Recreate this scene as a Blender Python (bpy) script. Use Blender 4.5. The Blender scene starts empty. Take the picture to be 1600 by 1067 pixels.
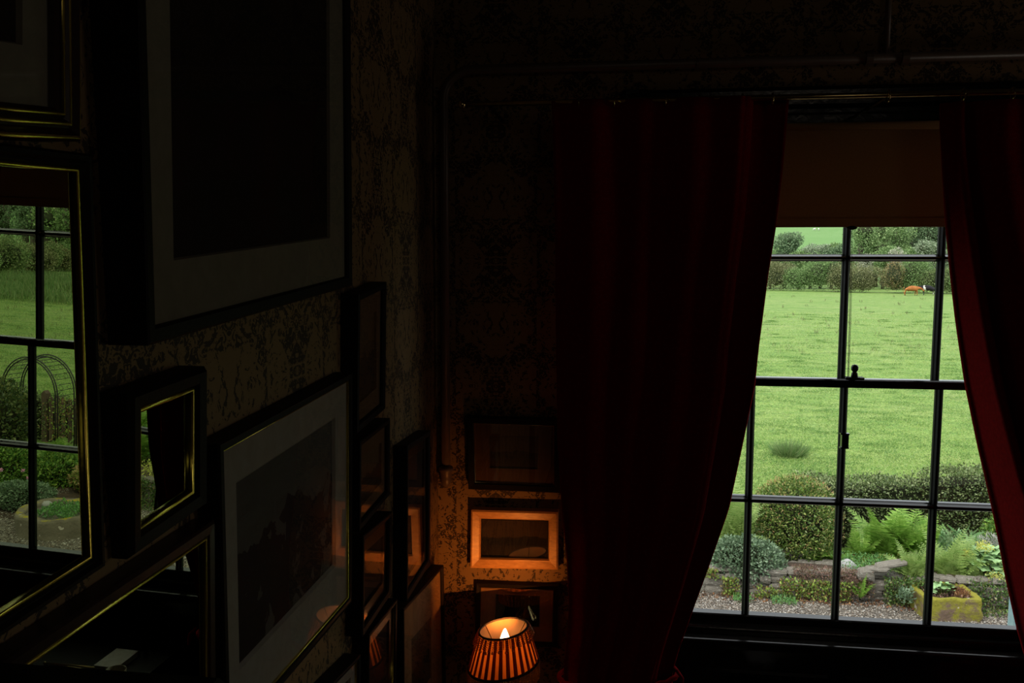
import bpy, math, random
import numpy as np
from mathutils import Vector, Matrix, noise as mnoise

random.seed(7)
rng = np.random.default_rng(7)
scene = bpy.context.scene
COL = scene.collection

# ------------------------------------------------------------------ camera
EYE = Vector((0.0, 0.0, 2.3))
F, YAW, PITCH, ROLL = 1292.8, 0.13, 0.0969, 0.0019
def _axes():
    cy, sy, cp, sp = math.cos(YAW), math.sin(YAW), math.cos(PITCH), math.sin(PITCH)
    fwd = Vector((-sy * cp, cy * cp, -sp)); right = Vector((cy, sy, 0)); up = right.cross(fwd)
    cr, sr = math.cos(ROLL), math.sin(ROLL)
    return right * cr + up * sr, up * cr - right * sr, fwd
AX_R, AX_U, AX_F = _axes()
cam_d = bpy.data.cameras.new('camera'); cam = bpy.data.objects.new('camera', cam_d); COL.objects.link(cam)
cam_d.sensor_width = 36.0; cam_d.lens = F / 1600 * 36.0; cam_d.clip_start = 0.02; cam_d.clip_end = 2000
m = Matrix((AX_R, AX_U, -AX_F)).transposed().to_4x4(); m.translation = EYE; cam.matrix_world = m
scene.camera = cam

# ------------------------------------------------------------------ world, sun, fill lights, exposure
vs = scene.view_settings
vs.view_transform = 'Standard'; vs.look = 'None'; vs.gamma = 1.0; vs.use_curve_mapping = False; vs.exposure = 0.0
world = bpy.data.worlds.new('overcast_sky'); scene.world = world; world.use_nodes = True
wn = world.node_tree; wn.nodes.clear()
wo = wn.nodes.new('ShaderNodeOutputWorld'); wb = wn.nodes.new('ShaderNodeBackground')
tc = wn.nodes.new('ShaderNodeTexCoord'); sx = wn.nodes.new('ShaderNodeSeparateXYZ'); rp = wn.nodes.new('ShaderNodeValToRGB')
wn.links.new(tc.outputs['Generated'], sx.inputs[0]); wn.links.new(sx.outputs['Z'], rp.inputs[0])
rp.color_ramp.elements[0].position = 0.0; rp.color_ramp.elements[0].color = (0.62, 0.68, 0.72, 1)
rp.color_ramp.elements[1].position = 1.0; rp.color_ramp.elements[1].color = (1.0, 1.02, 1.05, 1)
wn.links.new(rp.outputs[0], wb.inputs[0]); wb.inputs[1].default_value = 2.0
wn.links.new(wb.outputs[0], wo.inputs[0])

def add_light(name, kind, loc, energy, color, rot=(0, 0, 0), **kw):
    d = bpy.data.lights.new(name, kind); d.energy = energy; d.color = color
    for k, v in kw.items(): setattr(d, k, v)
    o = bpy.data.objects.new(name, d); COL.objects.link(o); o.location = loc; o.rotation_euler = rot
    return o
add_light('hazy_sun', 'SUN', (0, 0, 30), 2.6, (1.0, 0.97, 0.9), (math.radians(38), 0, math.radians(-35)), angle=math.radians(25))
# added fill light by the right-hand wall, out of view, brightens the left wall
add_light('side_fill_light', 'AREA', (4.3, 2.15, 1.9), 5.2, (1.0, 0.90, 0.76), (0, math.radians(90), 0), size=0.7)
# added warm fill light behind the camera, lifts the blacks of the room
add_light('room_fill_light', 'AREA', (1.6, -2.2, 3.0), 2.5, (1.0, 0.86, 0.68), (math.radians(50), 0, 0), size=1.2)

# ------------------------------------------------------------------ helpers
GZ = -2.1                                    # garden ground level
def ray(px, py):
    return (AX_F * F + AX_R * (px - 800) - AX_U * (py - 533.5)).normalized()
def at(px, py, Y):                           # point of the picture at depth plane Y
    d = ray(px, py); return EYE + d * (Y / d.y)
def on_x(px, py, X):
    d = ray(px, py); return EYE + d * (X / d.x)
def on_z(px, py, Z):
    d = ray(px, py); return EYE + d * ((Z - EYE.z) / d.z)

def link(o, parent=None):
    COL.objects.link(o)
    if parent is not None: o.parent = parent
    return o
def tag(o, label=None, cat=None, group=None, kind=None):
    if label: o['label'] = label
    if cat: o['category'] = cat
    if group: o['group'] = group
    if kind: o['kind'] = kind
    return o
def empty(name, loc=(0, 0, 0), rot=(0, 0, 0)):
    o = bpy.data.objects.new(name, None); o.location = loc; o.rotation_euler = rot; o.empty_display_size = 0.1
    return link(o)

def np_mesh(name, V, Fa, mat, smooth=False):
    V = np.ascontiguousarray(V, dtype=np.float32).reshape(-1, 3); Fa = np.ascontiguousarray(Fa, dtype=np.int32)
    k = Fa.shape[1]; n = Fa.shape[0]
    me = bpy.data.meshes.new(name)
    me.vertices.add(len(V)); me.vertices.foreach_set('co', V.ravel())
    me.loops.add(n * k); me.loops.foreach_set('vertex_index', Fa.ravel())
    me.polygons.add(n); me.polygons.foreach_set('loop_start', np.arange(0, n * k, k, dtype=np.int32))
    me.update(calc_edges=True); me.validate()
    if smooth: me.polygons.foreach_set('use_smooth', np.ones(n, bool))
    if mat: me.materials.append(mat)
    return me
def np_obj(name, V, Fa, mat, parent=None, smooth=False):
    return link(bpy.data.objects.new(name, np_mesh(name, V, Fa, mat, smooth)), parent)

class MB:
    """collects shapes, builds ONE mesh object"""
    def __init__(s): s.v = []; s.f = []
    def add(s, vs_, fs):
        b = len(s.v); s.v += [tuple(v) for v in vs_]; s.f += [tuple(b + i for i in f) for f in fs]; return s
    def box(s, lo, hi):
        x0, y0, z0 = lo; x1, y1, z1 = hi
        return s.add([(x0,y0,z0),(x1,y0,z0),(x1,y1,z0),(x0,y1,z0),(x0,y0,z1),(x1,y0,z1),(x1,y1,z1),(x0,y1,z1)],
                     [(0,3,2,1),(4,5,6,7),(0,1,5,4),(1,2,6,5),(2,3,7,6),(3,0,4,7)])
    def prism(s, prof, axis, a, b):
        """closed 2-D profile extruded along axis x / y / z from a to b"""
        n = len(prof)
        def pt(p, t):
            return {'x': (t, p[0], p[1]), 'y': (p[0], t, p[1]), 'z': (p[0], p[1], t)}[axis]
        return s.add([pt(p, a) for p in prof] + [pt(p, b) for p in prof],
                     [tuple(range(n - 1, -1, -1)), tuple(range(n, 2 * n))] + [(i, (i + 1) % n, n + (i + 1) % n, n + i) for i in range(n)])
    def tube(s, pts, r, n=10, cap=True):
        pts = [Vector(p) for p in pts]; rr = r if isinstance(r, (list, tuple)) else [r] * len(pts)
        ring = []; up = None
        for i, p in enumerate(pts):
            t = (pts[min(i + 1, len(pts) - 1)] - pts[max(i - 1, 0)]).normalized()
            if up is None: up = Vector((0, 0, 1)) if abs(t.z) < 0.9 else Vector((1, 0, 0))
            a = t.cross(up).normalized(); b = a.cross(t).normalized(); up = b
            ring.append([p + (a * math.cos(6.28318 * j / n) + b * math.sin(6.28318 * j / n)) * rr[i] for j in range(n)])
        V = [v for q in ring for v in q]; Fc = []
        for i in range(len(pts) - 1):
            for j in range(n): Fc.append((i*n+j, i*n+(j+1)%n, (i+1)*n+(j+1)%n, (i+1)*n+j))
        if cap: Fc += [tuple(range(n-1, -1, -1)), tuple((len(pts)-1)*n + j for j in range(n))]
        return s.add(V, Fc)
    def lathe(s, prof, c=(0, 0, 0), n=24):
        c = Vector(c); V = []; Fc = []
        for r, z in prof:
            V += [c + Vector((r*math.cos(6.28318*j/n), r*math.sin(6.28318*j/n), z)) for j in range(n)]
        for i in range(len(prof) - 1):
            for j in range(n): Fc.append((i*n+j, i*n+(j+1)%n, (i+1)*n+(j+1)%n, (i+1)*n+j))
        return s.add(V, Fc)
    def ball(s, c, r, n=8, m_=6):
        r3 = r if isinstance(r, (tuple, list)) else (r, r, r); c = Vector(c); V = []; Fc = []
        for i in range(m_ + 1):
            t = math.pi * i / m_
            for j in range(n):
                V.append(c + Vector((r3[0]*math.sin(t)*math.cos(6.28318*j/n), r3[1]*math.sin(t)*math.sin(6.28318*j/n), r3[2]*math.cos(t))))
        for i in range(m_):
            for j in range(n): Fc.append((i*n+j, (i+1)*n+j, (i+1)*n+(j+1)%n, i*n+(j+1)%n))
        return s.add(V, Fc)
    def mesh(s, name, mat, smooth=False):
        me = bpy.data.meshes.new(name); me.from_pydata(s.v, [], s.f); me.update()
        if mat: me.materials.append(mat)
        if smooth:
            for p in me.polygons: p.use_smooth = True
        return me
    def build(s, name, mat, parent=None, smooth=False, kind=None, label=None):
        o = link(bpy.data.objects.new(name, s.mesh(name, mat, smooth)), parent)
        if kind: o['kind'] = kind
        if label: o['label'] = label
        return o
def inst(name, me, parent=None, mw=None):
    o = bpy.data.objects.new(name, me); link(o, parent)
    if mw is not None: o.matrix_local = mw
    return o

# ------------------------------------------------------------------ materials
def new_mat(name):
    mt = bpy.data.materials.new(name); mt.use_nodes = True; nt = mt.node_tree; nt.nodes.clear()
    out = nt.nodes.new('ShaderNodeOutputMaterial'); return mt, nt, out
def nd(nt, t, **kw):
    n = nt.nodes.new(t)
    for k, v in kw.items(): setattr(n, k, v)
    return n
def setin(nt, sock, v):
    if hasattr(v, 'is_linked') or isinstance(v, bpy.types.NodeSocket): nt.links.new(v, sock)
    elif isinstance(v, (tuple, list)) and len(v) == 3 and sock.type == 'RGBA': sock.default_value = (*v, 1)
    else: sock.default_value = v
def math_(nt, op, a, b=0.0, c=None):
    n = nd(nt, 'ShaderNodeMath', operation=op); setin(nt, n.inputs[0], a); setin(nt, n.inputs[1], b)
    if c is not None: setin(nt, n.inputs[2], c)
    return n.outputs[0]
def mixc(nt, f, a, b):
    n = nd(nt, 'ShaderNodeMix', data_type='RGBA'); setin(nt, n.inputs[0], f); setin(nt, n.inputs[6], a); setin(nt, n.inputs[7], b); return n.outputs[2]
def noise(nt, vec, scale, detail=3, rough=0.55, dist=0.0):
    n = nd(nt, 'ShaderNodeTexNoise'); n.inputs['Scale'].default_value = scale; n.inputs['Detail'].default_value = detail
    n.inputs['Roughness'].default_value = rough; n.inputs['Distortion'].default_value = dist
    if vec is not None: nt.links.new(vec, n.inputs['Vector'])
    return n.outputs[0]
def ramp(nt, fac, stops):
    n = nd(nt, 'ShaderNodeValToRGB'); cr = n.color_ramp
    while len(cr.elements) > len(stops): cr.elements.remove(cr.elements[-1])
    while len(cr.elements) < len(stops): cr.elements.new(0.5)
    for e, (p, c) in zip(cr.elements, stops): e.position = p; e.color = (*c, 1)
    nt.links.new(fac, n.inputs[0]); return n.outputs[0]
def coords(nt, which='Object', scale=None):
    o = nd(nt, 'ShaderNodeTexCoord').outputs[which]
    if scale:
        mp = nd(nt, 'ShaderNodeMapping'); mp.inputs['Scale'].default_value = scale; nt.links.new(o, mp.inputs[0]); return mp.outputs[0]
    return o
def bsdf(nt, out, color, rough=0.6, metal=0.0, spec=0.5, bump=None, bump_d=0.01, **kw):
    b = nd(nt, 'ShaderNodeBsdfPrincipled'); setin(nt, b.inputs['Base Color'], color); setin(nt, b.inputs['Roughness'], rough)
    b.inputs['Metallic'].default_value = metal; b.inputs['Specular IOR Level'].default_value = spec
    for k, v in kw.items(): setin(nt, b.inputs[k], v)
    if bump is not None:
        bp = nd(nt, 'ShaderNodeBump'); bp.inputs['Distance'].default_value = bump_d; nt.links.new(bump, bp.inputs['Height']); nt.links.new(bp.outputs[0], b.inputs['Normal'])
    if out is not None: nt.links.new(b.outputs[0], out.inputs[0])
    return b
def grained(name, c1, c2, scale=8, stretch=(1, 1, 1), rough=0.5, metal=0.0, spec=0.5, bump=0.002, detail=4, **kw):
    mt, nt, out = new_mat(name); v = coords(nt, 'Object', stretch); n = noise(nt, v, scale, detail, 0.6, 0.4)
    bsdf(nt, out, ramp(nt, n, [(0.3, c1), (0.7, c2)]), rough, metal, spec, n if bump else None, bump, **kw); return mt
def leaf_mat(name, cols, rough=0.5, trans=0.25, spec=0.35):
    """each leaf its own shade out of cols"""
    mt, nt, out = new_mat(name); g = nd(nt, 'ShaderNodeNewGeometry')
    k = len(cols); c = ramp(nt, g.outputs['Random Per Island'], [(i / max(1, k - 1), cc) for i, cc in enumerate(cols)])
    b = bsdf(nt, None, c, rough, 0, spec); t = nd(nt, 'ShaderNodeBsdfTranslucent'); nt.links.new(c, t.inputs[0])
    mx = nd(nt, 'ShaderNodeMixShader'); mx.inputs[0].default_value = trans
    nt.links.new(b.outputs[0], mx.inputs[1]); nt.links.new(t.outputs[0], mx.inputs[2]); nt.links.new(mx.outputs[0], out.inputs[0]); return mt
def glass_mat(name, ior=1.5, tint=(1, 1, 1)):
    mt, nt, out = new_mat(name); fr = nd(nt, 'ShaderNodeFresnel'); gb = nd(nt, 'ShaderNodeNewGeometry')
    setin(nt, fr.inputs[0], math_(nt, 'MULTIPLY_ADD', gb.outputs['Backfacing'], 1 / ior - ior, ior))   # a pane reflects alike from both faces
    t = nd(nt, 'ShaderNodeBsdfTransparent'); t.inputs[0].default_value = (*tint, 1)
    g = nd(nt, 'ShaderNodeBsdfGlossy'); g.inputs['Roughness'].default_value = 0.0; g.inputs[0].default_value = (0.95, 0.97, 0.95, 1)
    mx = nd(nt, 'ShaderNodeMixShader'); nt.links.new(fr.outputs[0], mx.inputs[0]); nt.links.new(t.outputs[0], mx.inputs[1]); nt.links.new(g.outputs[0], mx.inputs[2])
    nt.links.new(mx.outputs[0], out.inputs[0]); return mt

def damask(name, bg, fg, cu=0.30, cv=0.46):
    """flat printed damask: mirrored scrolls, half-drop repeat; UV in metres"""
    mt, nt, out = new_mat(name); s = nd(nt, 'ShaderNodeSeparateXYZ'); nt.links.new(coords(nt, 'UV'), s.inputs[0])
    u, v = s.outputs[0], s.outputs[1]
    col = math_(nt, 'FLOOR', math_(nt, 'DIVIDE', u, cu)); odd = math_(nt, 'MODULO', math_(nt, 'ABSOLUTE', col), 2.0)
    v2 = math_(nt, 'ADD', v, math_(nt, 'MULTIPLY', odd, cv * 0.5))
    uu = math_(nt, 'ABSOLUTE', math_(nt, 'SUBTRACT', math_(nt, 'MODULO', math_(nt, 'ADD', u, cu * 40), cu), cu * 0.5))
    vv = math_(nt, 'PINGPONG', v2, cv)
    cmb = nd(nt, 'ShaderNodeCombineXYZ'); nt.links.new(uu, cmb.inputs[0]); nt.links.new(vv, cmb.inputs[1])
    n1 = noise(nt, cmb.outputs[0], 21, 4.0, 0.62, 2.2); n2 = noise(nt, cmb.outputs[0], 75, 2.0, 0.5, 1.5)
    og = math_(nt, 'ADD', math_(nt, 'MULTIPLY', uu, 5.0), math_(nt, 'MULTIPLY', math_(nt, 'COSINE', math_(nt, 'MULTIPLY', vv, 13.66)), .55))
    lift = math_(nt, 'MULTIPLY', math_(nt, 'LESS_THAN', math_(nt, 'ABSOLUTE', math_(nt, 'SUBTRACT', og, 0.45)), 0.30), 0.10)
    blob = math_(nt, 'GREATER_THAN', math_(nt, 'ADD', n1, lift), 0.545)
    f = math_(nt, 'MULTIPLY', blob, math_(nt, 'LESS_THAN', n2, 0.56))
    fine = noise(nt, coords(nt, 'UV'), 140, 2)
    c = mixc(nt, math_(nt, 'MULTIPLY', f, 0.92), mixc(nt, math_(nt, 'MULTIPLY', fine, 0.5), bg, tuple(x * 0.7 for x in bg)), fg)
    bsdf(nt, out, c, 0.65, 0, 0.3); return mt

def landscape(name, sky, hill, lake, hs=2.5, base=0.45, amp=0.35, pale=None):
    """printed landscape, UV 0..1"""
    mt, nt, out = new_mat(name); uv = coords(nt, 'UV'); s = nd(nt, 'ShaderNodeSeparateXYZ'); nt.links.new(uv, s.inputs[0]); u, v = s.outputs[0], s.outputs[1]
    c1 = nd(nt, 'ShaderNodeCombineXYZ'); nt.links.new(u, c1.inputs[0])
    ridge = math_(nt, 'ADD', base - amp * 0.5, math_(nt, 'MULTIPLY', noise(nt, c1.outputs[0], hs, 4, 0.55), amp))
    mh = math_(nt, 'LESS_THAN', v, ridge)
    cl = noise(nt, coords(nt, 'UV', (2, 5, 1)), 2.2, 5, 0.6, 0.8); tex = noise(nt, uv, 9, 6, 0.7, 1.0)
    skyc = mixc(nt, cl, tuple(x * 0.45 for x in sky), sky); hillc = mixc(nt, tex, tuple(x * 0.4 for x in hill), tuple(x * 1.5 for x in hill))
    c = mixc(nt, mh, skyc, hillc); lk = math_(nt, 'LESS_THAN', v, base - amp * 0.55)
    c = mixc(nt, math_(nt, 'MULTIPLY', lk, 0.8), c, mixc(nt, noise(nt, coords(nt, 'UV', (1, 14, 1)), 3, 3), tuple(x * 0.5 for x in lake), lake))
    if pale:
        bl = math_(nt, 'GREATER_THAN', noise(nt, coords(nt, 'UV', (3.5, 1.6, 1)), 1.7, 4, 0.6, 0.6), 0.57); c = mixc(nt, bl, c, pale)
    bsdf(nt, out, c, 0.7, 0, 0.2); return mt

M = {}
M['paper'] = damask('damask_wallpaper', (0.26, 0.165, 0.07), (0.022, 0.014, 0.008))
M['plaster'] = grained('dark_plaster', (0.03, 0.024, 0.018), (0.045, 0.036, 0.027), 5, rough=0.9)
M['floor'] = grained('dark_boards', (0.03, 0.016, 0.008), (0.06, 0.03, 0.015), 6, (8, 0.6, 1), 0.4)
M['black_paint'] = grained('black_gloss_paint', (0.005, 0.0045, 0.004), (0.008, 0.007, 0.006), 30, rough=0.16, spec=0.32, bump=0.0008)
M['bar_paint'] = grained('worn_black_paint', (0.005, 0.0045, 0.004), (0.009, 0.008, 0.007), 30, rough=0.55, spec=0.12, bump=0.0008)
M['black_wood'] = grained('ebonised_wood', (0.007, 0.005, 0.004), (0.014, 0.010, 0.007), 20, (1, 6, 6), 0.55, spec=0.15, bump=0.0005)
M['brown_wood'] = grained('dark_mahogany', (0.018, 0.007, 0.003), (0.035, 0.014, 0.006), 14, (1, 5, 5), 0.35, bump=0.0005)
M['maple'] = grained('birdseye_maple', (0.52, 0.26, 0.085), (0.74, 0.40, 0.14), 16, (2, 5, 7), 0.38, bump=0.0004)
M['gilt'] = grained('old_gilt', (0.72, 0.54, 0.085), (0.95, 0.76, 0.16), 60, rough=0.24, metal=1.0, bump=0.0003)
M['brass'] = grained('worn_brass', (0.55, 0.40, 0.16), (0.8, 0.62, 0.28), 40, rough=0.18, metal=1.0, bump=0)
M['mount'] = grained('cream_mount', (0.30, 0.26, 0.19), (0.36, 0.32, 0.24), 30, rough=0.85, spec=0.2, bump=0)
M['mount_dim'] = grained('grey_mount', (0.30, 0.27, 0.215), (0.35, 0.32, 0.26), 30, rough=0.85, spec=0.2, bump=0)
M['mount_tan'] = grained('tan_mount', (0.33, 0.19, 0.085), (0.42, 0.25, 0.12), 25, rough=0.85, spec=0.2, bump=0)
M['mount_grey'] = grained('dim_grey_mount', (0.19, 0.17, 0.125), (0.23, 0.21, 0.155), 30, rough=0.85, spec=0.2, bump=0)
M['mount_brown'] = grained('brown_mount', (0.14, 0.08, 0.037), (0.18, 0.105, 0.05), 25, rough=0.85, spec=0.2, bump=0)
M['picture_glass'] = glass_mat('picture_glass', 1.52)
M['front_glass'] = glass_mat('shiny_picture_glass', 3.0)
M['window_glass'] = glass_mat('window_glass', 1.45, (0.98, 0.99, 0.98))
mt, nt, out = new_mat('old_mirror_glass')
g_ = nd(nt, 'ShaderNodeBsdfGlossy'); g_.inputs['Roughness'].default_value = 0.0
nt.links.new(ramp(nt, noise(nt, coords(nt, 'Object'), 6, 4), [(0.3, (0.22, 0.25, 0.155)), (0.7, (0.26, 0.29, 0.185))]), g_.inputs[0]); nt.links.new(g_.outputs[0], out.inputs[0]); M['mirror'] = mt
mt, nt, out = new_mat('red_velvet')
n_ = noise(nt, coords(nt, 'Object'), 90, 3); b_ = bsdf(nt, out, ramp(nt, n_, [(0.3, (0.15, 0.002, 0.003)), (0.7, (0.22, 0.003, 0.004))]), 0.9, 0, 0.04, n_, 0.0006)
b_.inputs['Sheen Weight'].default_value = 1.0; b_.inputs['Sheen Roughness'].default_value = 0.28; b_.inputs['Sheen Tint'].default_value = (0.95, 0.02, 0.03, 1); M['velvet'] = mt
mt, nt, out = new_mat('blind_cloth')
c_ = ramp(nt, noise(nt, coords(nt, 'Object', (160, 1, 160)), 1.0, 2), [(0.3, (0.30, 0.17, 0.07)), (0.7, (0.36, 0.21, 0.09))]); b_ = bsdf(nt, None, c_, 0.9, 0, 0.2)
t_ = nd(nt, 'ShaderNodeBsdfTranslucent'); t_.inputs[0].default_value = (0.42, 0.22, 0.08, 1); mx = nd(nt, 'ShaderNodeMixShader'); mx.inputs[0].default_value = 0.17
nt.links.new(b_.outputs[0], mx.inputs[1]); nt.links.new(t_.outputs[0], mx.inputs[2]); nt.links.new(mx.outputs[0], out.inputs[0]); M['blind'] = mt
M['pipe'] = grained('painted_iron_pipe', (0.12, 0.08, 0.055), (0.16, 0.11, 0.08), 25, rough=0.4, bump=0.0006)

# ------------------------------------------------------------------ room shell
WX, WY = -0.67, 2.985            # left wall face, window wall face
RX, BY, CZ = 4.4, -3.2, 3.35
OX0, OX1, OZ0, OZ1 = 0.085, 1.49, 0.945, 2.80
def uvplane(name, pts, uvs, mat, kind='structure'):
    me = bpy.data.meshes.new(name); n = len(pts); me.from_pydata([tuple(p) for p in pts], [], [tuple(range(i, i + 4)) for i in range(0, n, 4)]); me.update()
    l = me.uv_layers.new(name='UVMap')
    for i, uv in enumerate(uvs): l.data[i].uv = uv
    me.materials.append(mat); o = link(bpy.data.objects.new(name, me)); o['kind'] = kind; return o
def wall_slab(name, quads, axis, back, mat):
    """papered face quads plus a back face so the wall has thickness"""
    pts = []; uvs = []
    for q in quads:
        for p in q: pts.append(p); uvs.append((p[1], p[2]) if axis == 'x' else (p[0], p[2]))
    o = uvplane(name, pts, uvs, mat)
    o.data.materials.append(M['plaster'])
    md = o.modifiers.new('thick', 'SOLIDIFY'); md.thickness = back; md.offset = -1; md.material_offset = 1; md.material_offset_rim = 1
    return o
wall_slab('wall_left', [[(WX, BY, 0), (WX, WY, 0), (WX, WY, CZ), (WX, BY, CZ)]], 'x', 0.3, M['paper'])
def rect(x0, x1, z0, z1, Y): return [(x0, Y, z0), (x1, Y, z0), (x1, Y, z1), (x0, Y, z1)]
wall_slab('wall_window', [rect(WX, OX0, 0, CZ, WY), rect(OX1, RX, 0, CZ, WY), rect(OX0, OX1, 0, OZ0, WY), rect(OX0, OX1, OZ1, CZ, WY)], 'y', 0.09, M['paper'])
wall_slab('wall_right', [[(RX, WY, 0), (RX, BY, 0), (RX, BY, CZ), (RX, WY, CZ)]], 'x', 0.3, M['paper'])
wall_slab('wall_back', [[(RX, BY, 0), (WX, BY, 0), (WX, BY, CZ), (RX, BY, CZ)]], 'y', 0.3, M['paper'])
MB().box((WX - .3, BY - .3, -0.3), (RX + .3, WY + .09, 0)).build('floor', M['floor'])['kind'] = 'structure'
MB().box((WX - .3, BY - .3, CZ), (RX + .3, WY + .09, CZ + .3)).build('ceiling', M['plaster'])['kind'] = 'structure'
MB().prism([(WX, 0), (WX + .02, 0), (WX + .02, .16), (WX + .012, .19), (WX, .19)], 'y', BY, WY).build('baseboard_left', M['black_paint'])['kind'] = 'structure'
MB().prism([(WY, 0), (WY - .02, 0), (WY - .02, .16), (WY - .012, .19), (WY, .19)], 'x', WX, RX).build('baseboard_window', M['black_paint'])['kind'] = 'structure'

# architrave round the window and the panelled apron under it
def arch_prof(o): return [(0, 0), (.09, 0), (.09, -.012), (.075, -.026), (.03, -.02), (.012, -.03), (0, -.03)]
tr = MB()
tr.prism([(OX0 - a, WY + b) for a, b in arch_prof(0)], 'z', OZ0 - .04, OZ1 + .09)
tr.prism([(OX1 + a, WY + b) for a, b in reversed(arch_prof(0))], 'z', OZ0 - .04, OZ1 + .09)
tr.prism([(WY + b, OZ1 + a) for a, b in arch_prof(0)], 'x', OX0 - .09, OX1 + .09)
tr.build('trim_1', M['black_paint'])['kind'] = 'structure'
ap = MB().box((OX0 - .02, WY - .02, .19), (OX1 + .02, WY - .002, OZ0 - .045))
for x0, x1 in ((OX0 + .06, .76), (.82, OX1 - .06)):
    for (a, b, c, d) in ((x0, x1, .80, .815), (x0, x1, .30, .315), (x0, x0 + .015, .315, .80), (x1 - .015, x1, .315, .80)):
        ap.box((a, WY - .034, c), (b, WY - .02, d))
ap.build('trim_2', M['black_paint'])['kind'] = 'structure'

# ------------------------------------------------------------------ window
win = empty('window_1', (0, 0, 0)); tag(win, 'tall black painted sash window with small panes between red curtains', 'window', kind='structure')
C0, CS = 0.4696, 0.3155                       # glazing bar columns
ZL = [EYE.z - 1.2787, EYE.z - .853, EYE.z - .4372]      # lower sash rows
ZU = [EYE.z - .4145, EYE.z + .0134, EYE.z + .441]
fr = MB()
fr.box((OX0, WY + .005, OZ0), (OX0 + .035, 3.08, OZ1)); fr.box((OX1 - .035, WY + .005, OZ0), (OX1, 3.08, OZ1))
fr.box((OX0, WY + .005, OZ1 - .03), (OX1, 3.08, OZ1))
fr.prism([(3.02, OZ0 - .02), (3.12, OZ0 - .035), (3.12, OZ0 - .02), (3.02, OZ0 + .005)], 'x', OX0, OX1)
fr.build('frame', M['black_paint'], win)
MB().prism([(2.905, .925), (2.906, .9475), (2.909, .9515), (2.913, .954), (2.918, .955), (3.09, .955), (3.09, .925)], 'x', OX0 - .10, OX1 + .10).build('sill', M['black_paint'], win)
MB().prism([(2.955, .956), (2.955, .977), (2.9565, .981), (2.960, .984), (2.965, .985), (2.985, .985), (2.985, .956)], 'x', OX0, OX1).build('staff_bead', M['black_paint'], win)
def vprof(x, yc, d=.030, w=.025):             # glazing bar section: rounded towards the room
    return [(x - w/2, yc + d*.5), (x - w/2, yc + d*.05), (x - w*.34, yc - d*.12), (x - w*.2, yc - d*.42), (x, yc - d*.5), (x + w*.2, yc - d*.42), (x + w*.34, yc - d*.12), (x + w/2, yc + d*.05), (x + w/2, yc + d*.5)]
def hprof(z, yc, d=.042, w=.025): return [(b, a) for a, b in vprof(z, yc, d, w)]
def sash(name, yc, rows, botH, topH):
    x0, x1 = OX0 + .036, OX1 - .036
    b = MB(); st = .042
    xl, xr = C0 - CS - st + .012, C0 + 3 * CS + st - .012
    for xa, xb in ((x0, C0 - CS + .012), (C0 + 3 * CS - .012, x1)):
        b.prism([(xa, yc + .02), (xa, yc - .02), (xb - .004, yc - .02) if xa == x0 else (xa, yc - .02), (xb, yc - .012), (xb, yc + .02)], 'z', rows[0] - botH, rows[2] + topH)
    for za, zb in ((rows[0] - botH, rows[0]), (rows[2], rows[2] + topH)):
        b.prism([(yc + .02, za), (yc - .02, za), (yc - .02, zb - .004), (yc - .014, zb), (yc + .02, zb)], 'x', x0, x1)
    s = b.build(name, M['black_paint'], win)
    zm = rows[1]
    for k in range(3):
        g = MB().prism(vprof(C0 + CS * k, yc), 'z', rows[0] - .002, rows[2] + .002).build('glazing_bar', M['bar_paint'], s, smooth=False)
    for k in range(4):
        MB().prism(hprof(zm, yc), 'x', C0 + CS * (k - 1) + .006, C0 + CS * k - .006).build('glazing_bar', M['black_paint'], s)
    for k in range(4):
        for r in range(2):
            xa, xb = C0 + CS * (k - 1) + .008, C0 + CS * k - .008; za, zb = rows[r] + (.008 if r else -.004), rows[r + 1] - (.008 if r == 0 else -.004)
            MB().add([(xa, yc + .008, za), (xb, yc + .008, za), (xb, yc + .008, zb), (xa, yc + .008, zb)], [(0, 1, 2, 3)]).build('glass_pane', M['window_glass'], s)
    return s
lower = sash('lower_sash', 3.0, ZL, .062, .030)
upper = sash('upper_sash', 3.045, ZU, .022, .05)
# sash fastener on the meeting rail, catch on the lower sash bar
p = at(1336, 590, 2.99); zt = ZL[2] + .030
fs = MB().box((p.x - .03, 2.984, zt), (p.x + .03, 3.018, zt + .006))
fs.lathe([(0, 0), (.012, 0), (.011, .012), (.007, .018), (.012, .026), (.013, .034), (.009, .042), (0, .045)], (p.x, 2.998, zt + .006), 12)
fs.build('sash_fastener', M['black_paint'], win, smooth=True)
p = at(1318.5, 688, 2.975)
cq = MB().box((p.x - .011, 2.958, p.z - .022), (p.x + .012, 2.98, p.z + .022)); cq.box((p.x - .014, 2.962, p.z + .022), (p.x + .015, 2.98, p.z + .027)); cq.box((p.x - .014, 2.962, p.z - .027), (p.x + .015, 2.98, p.z - .022))
cq.build('catch', M['black_paint'], win)

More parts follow.
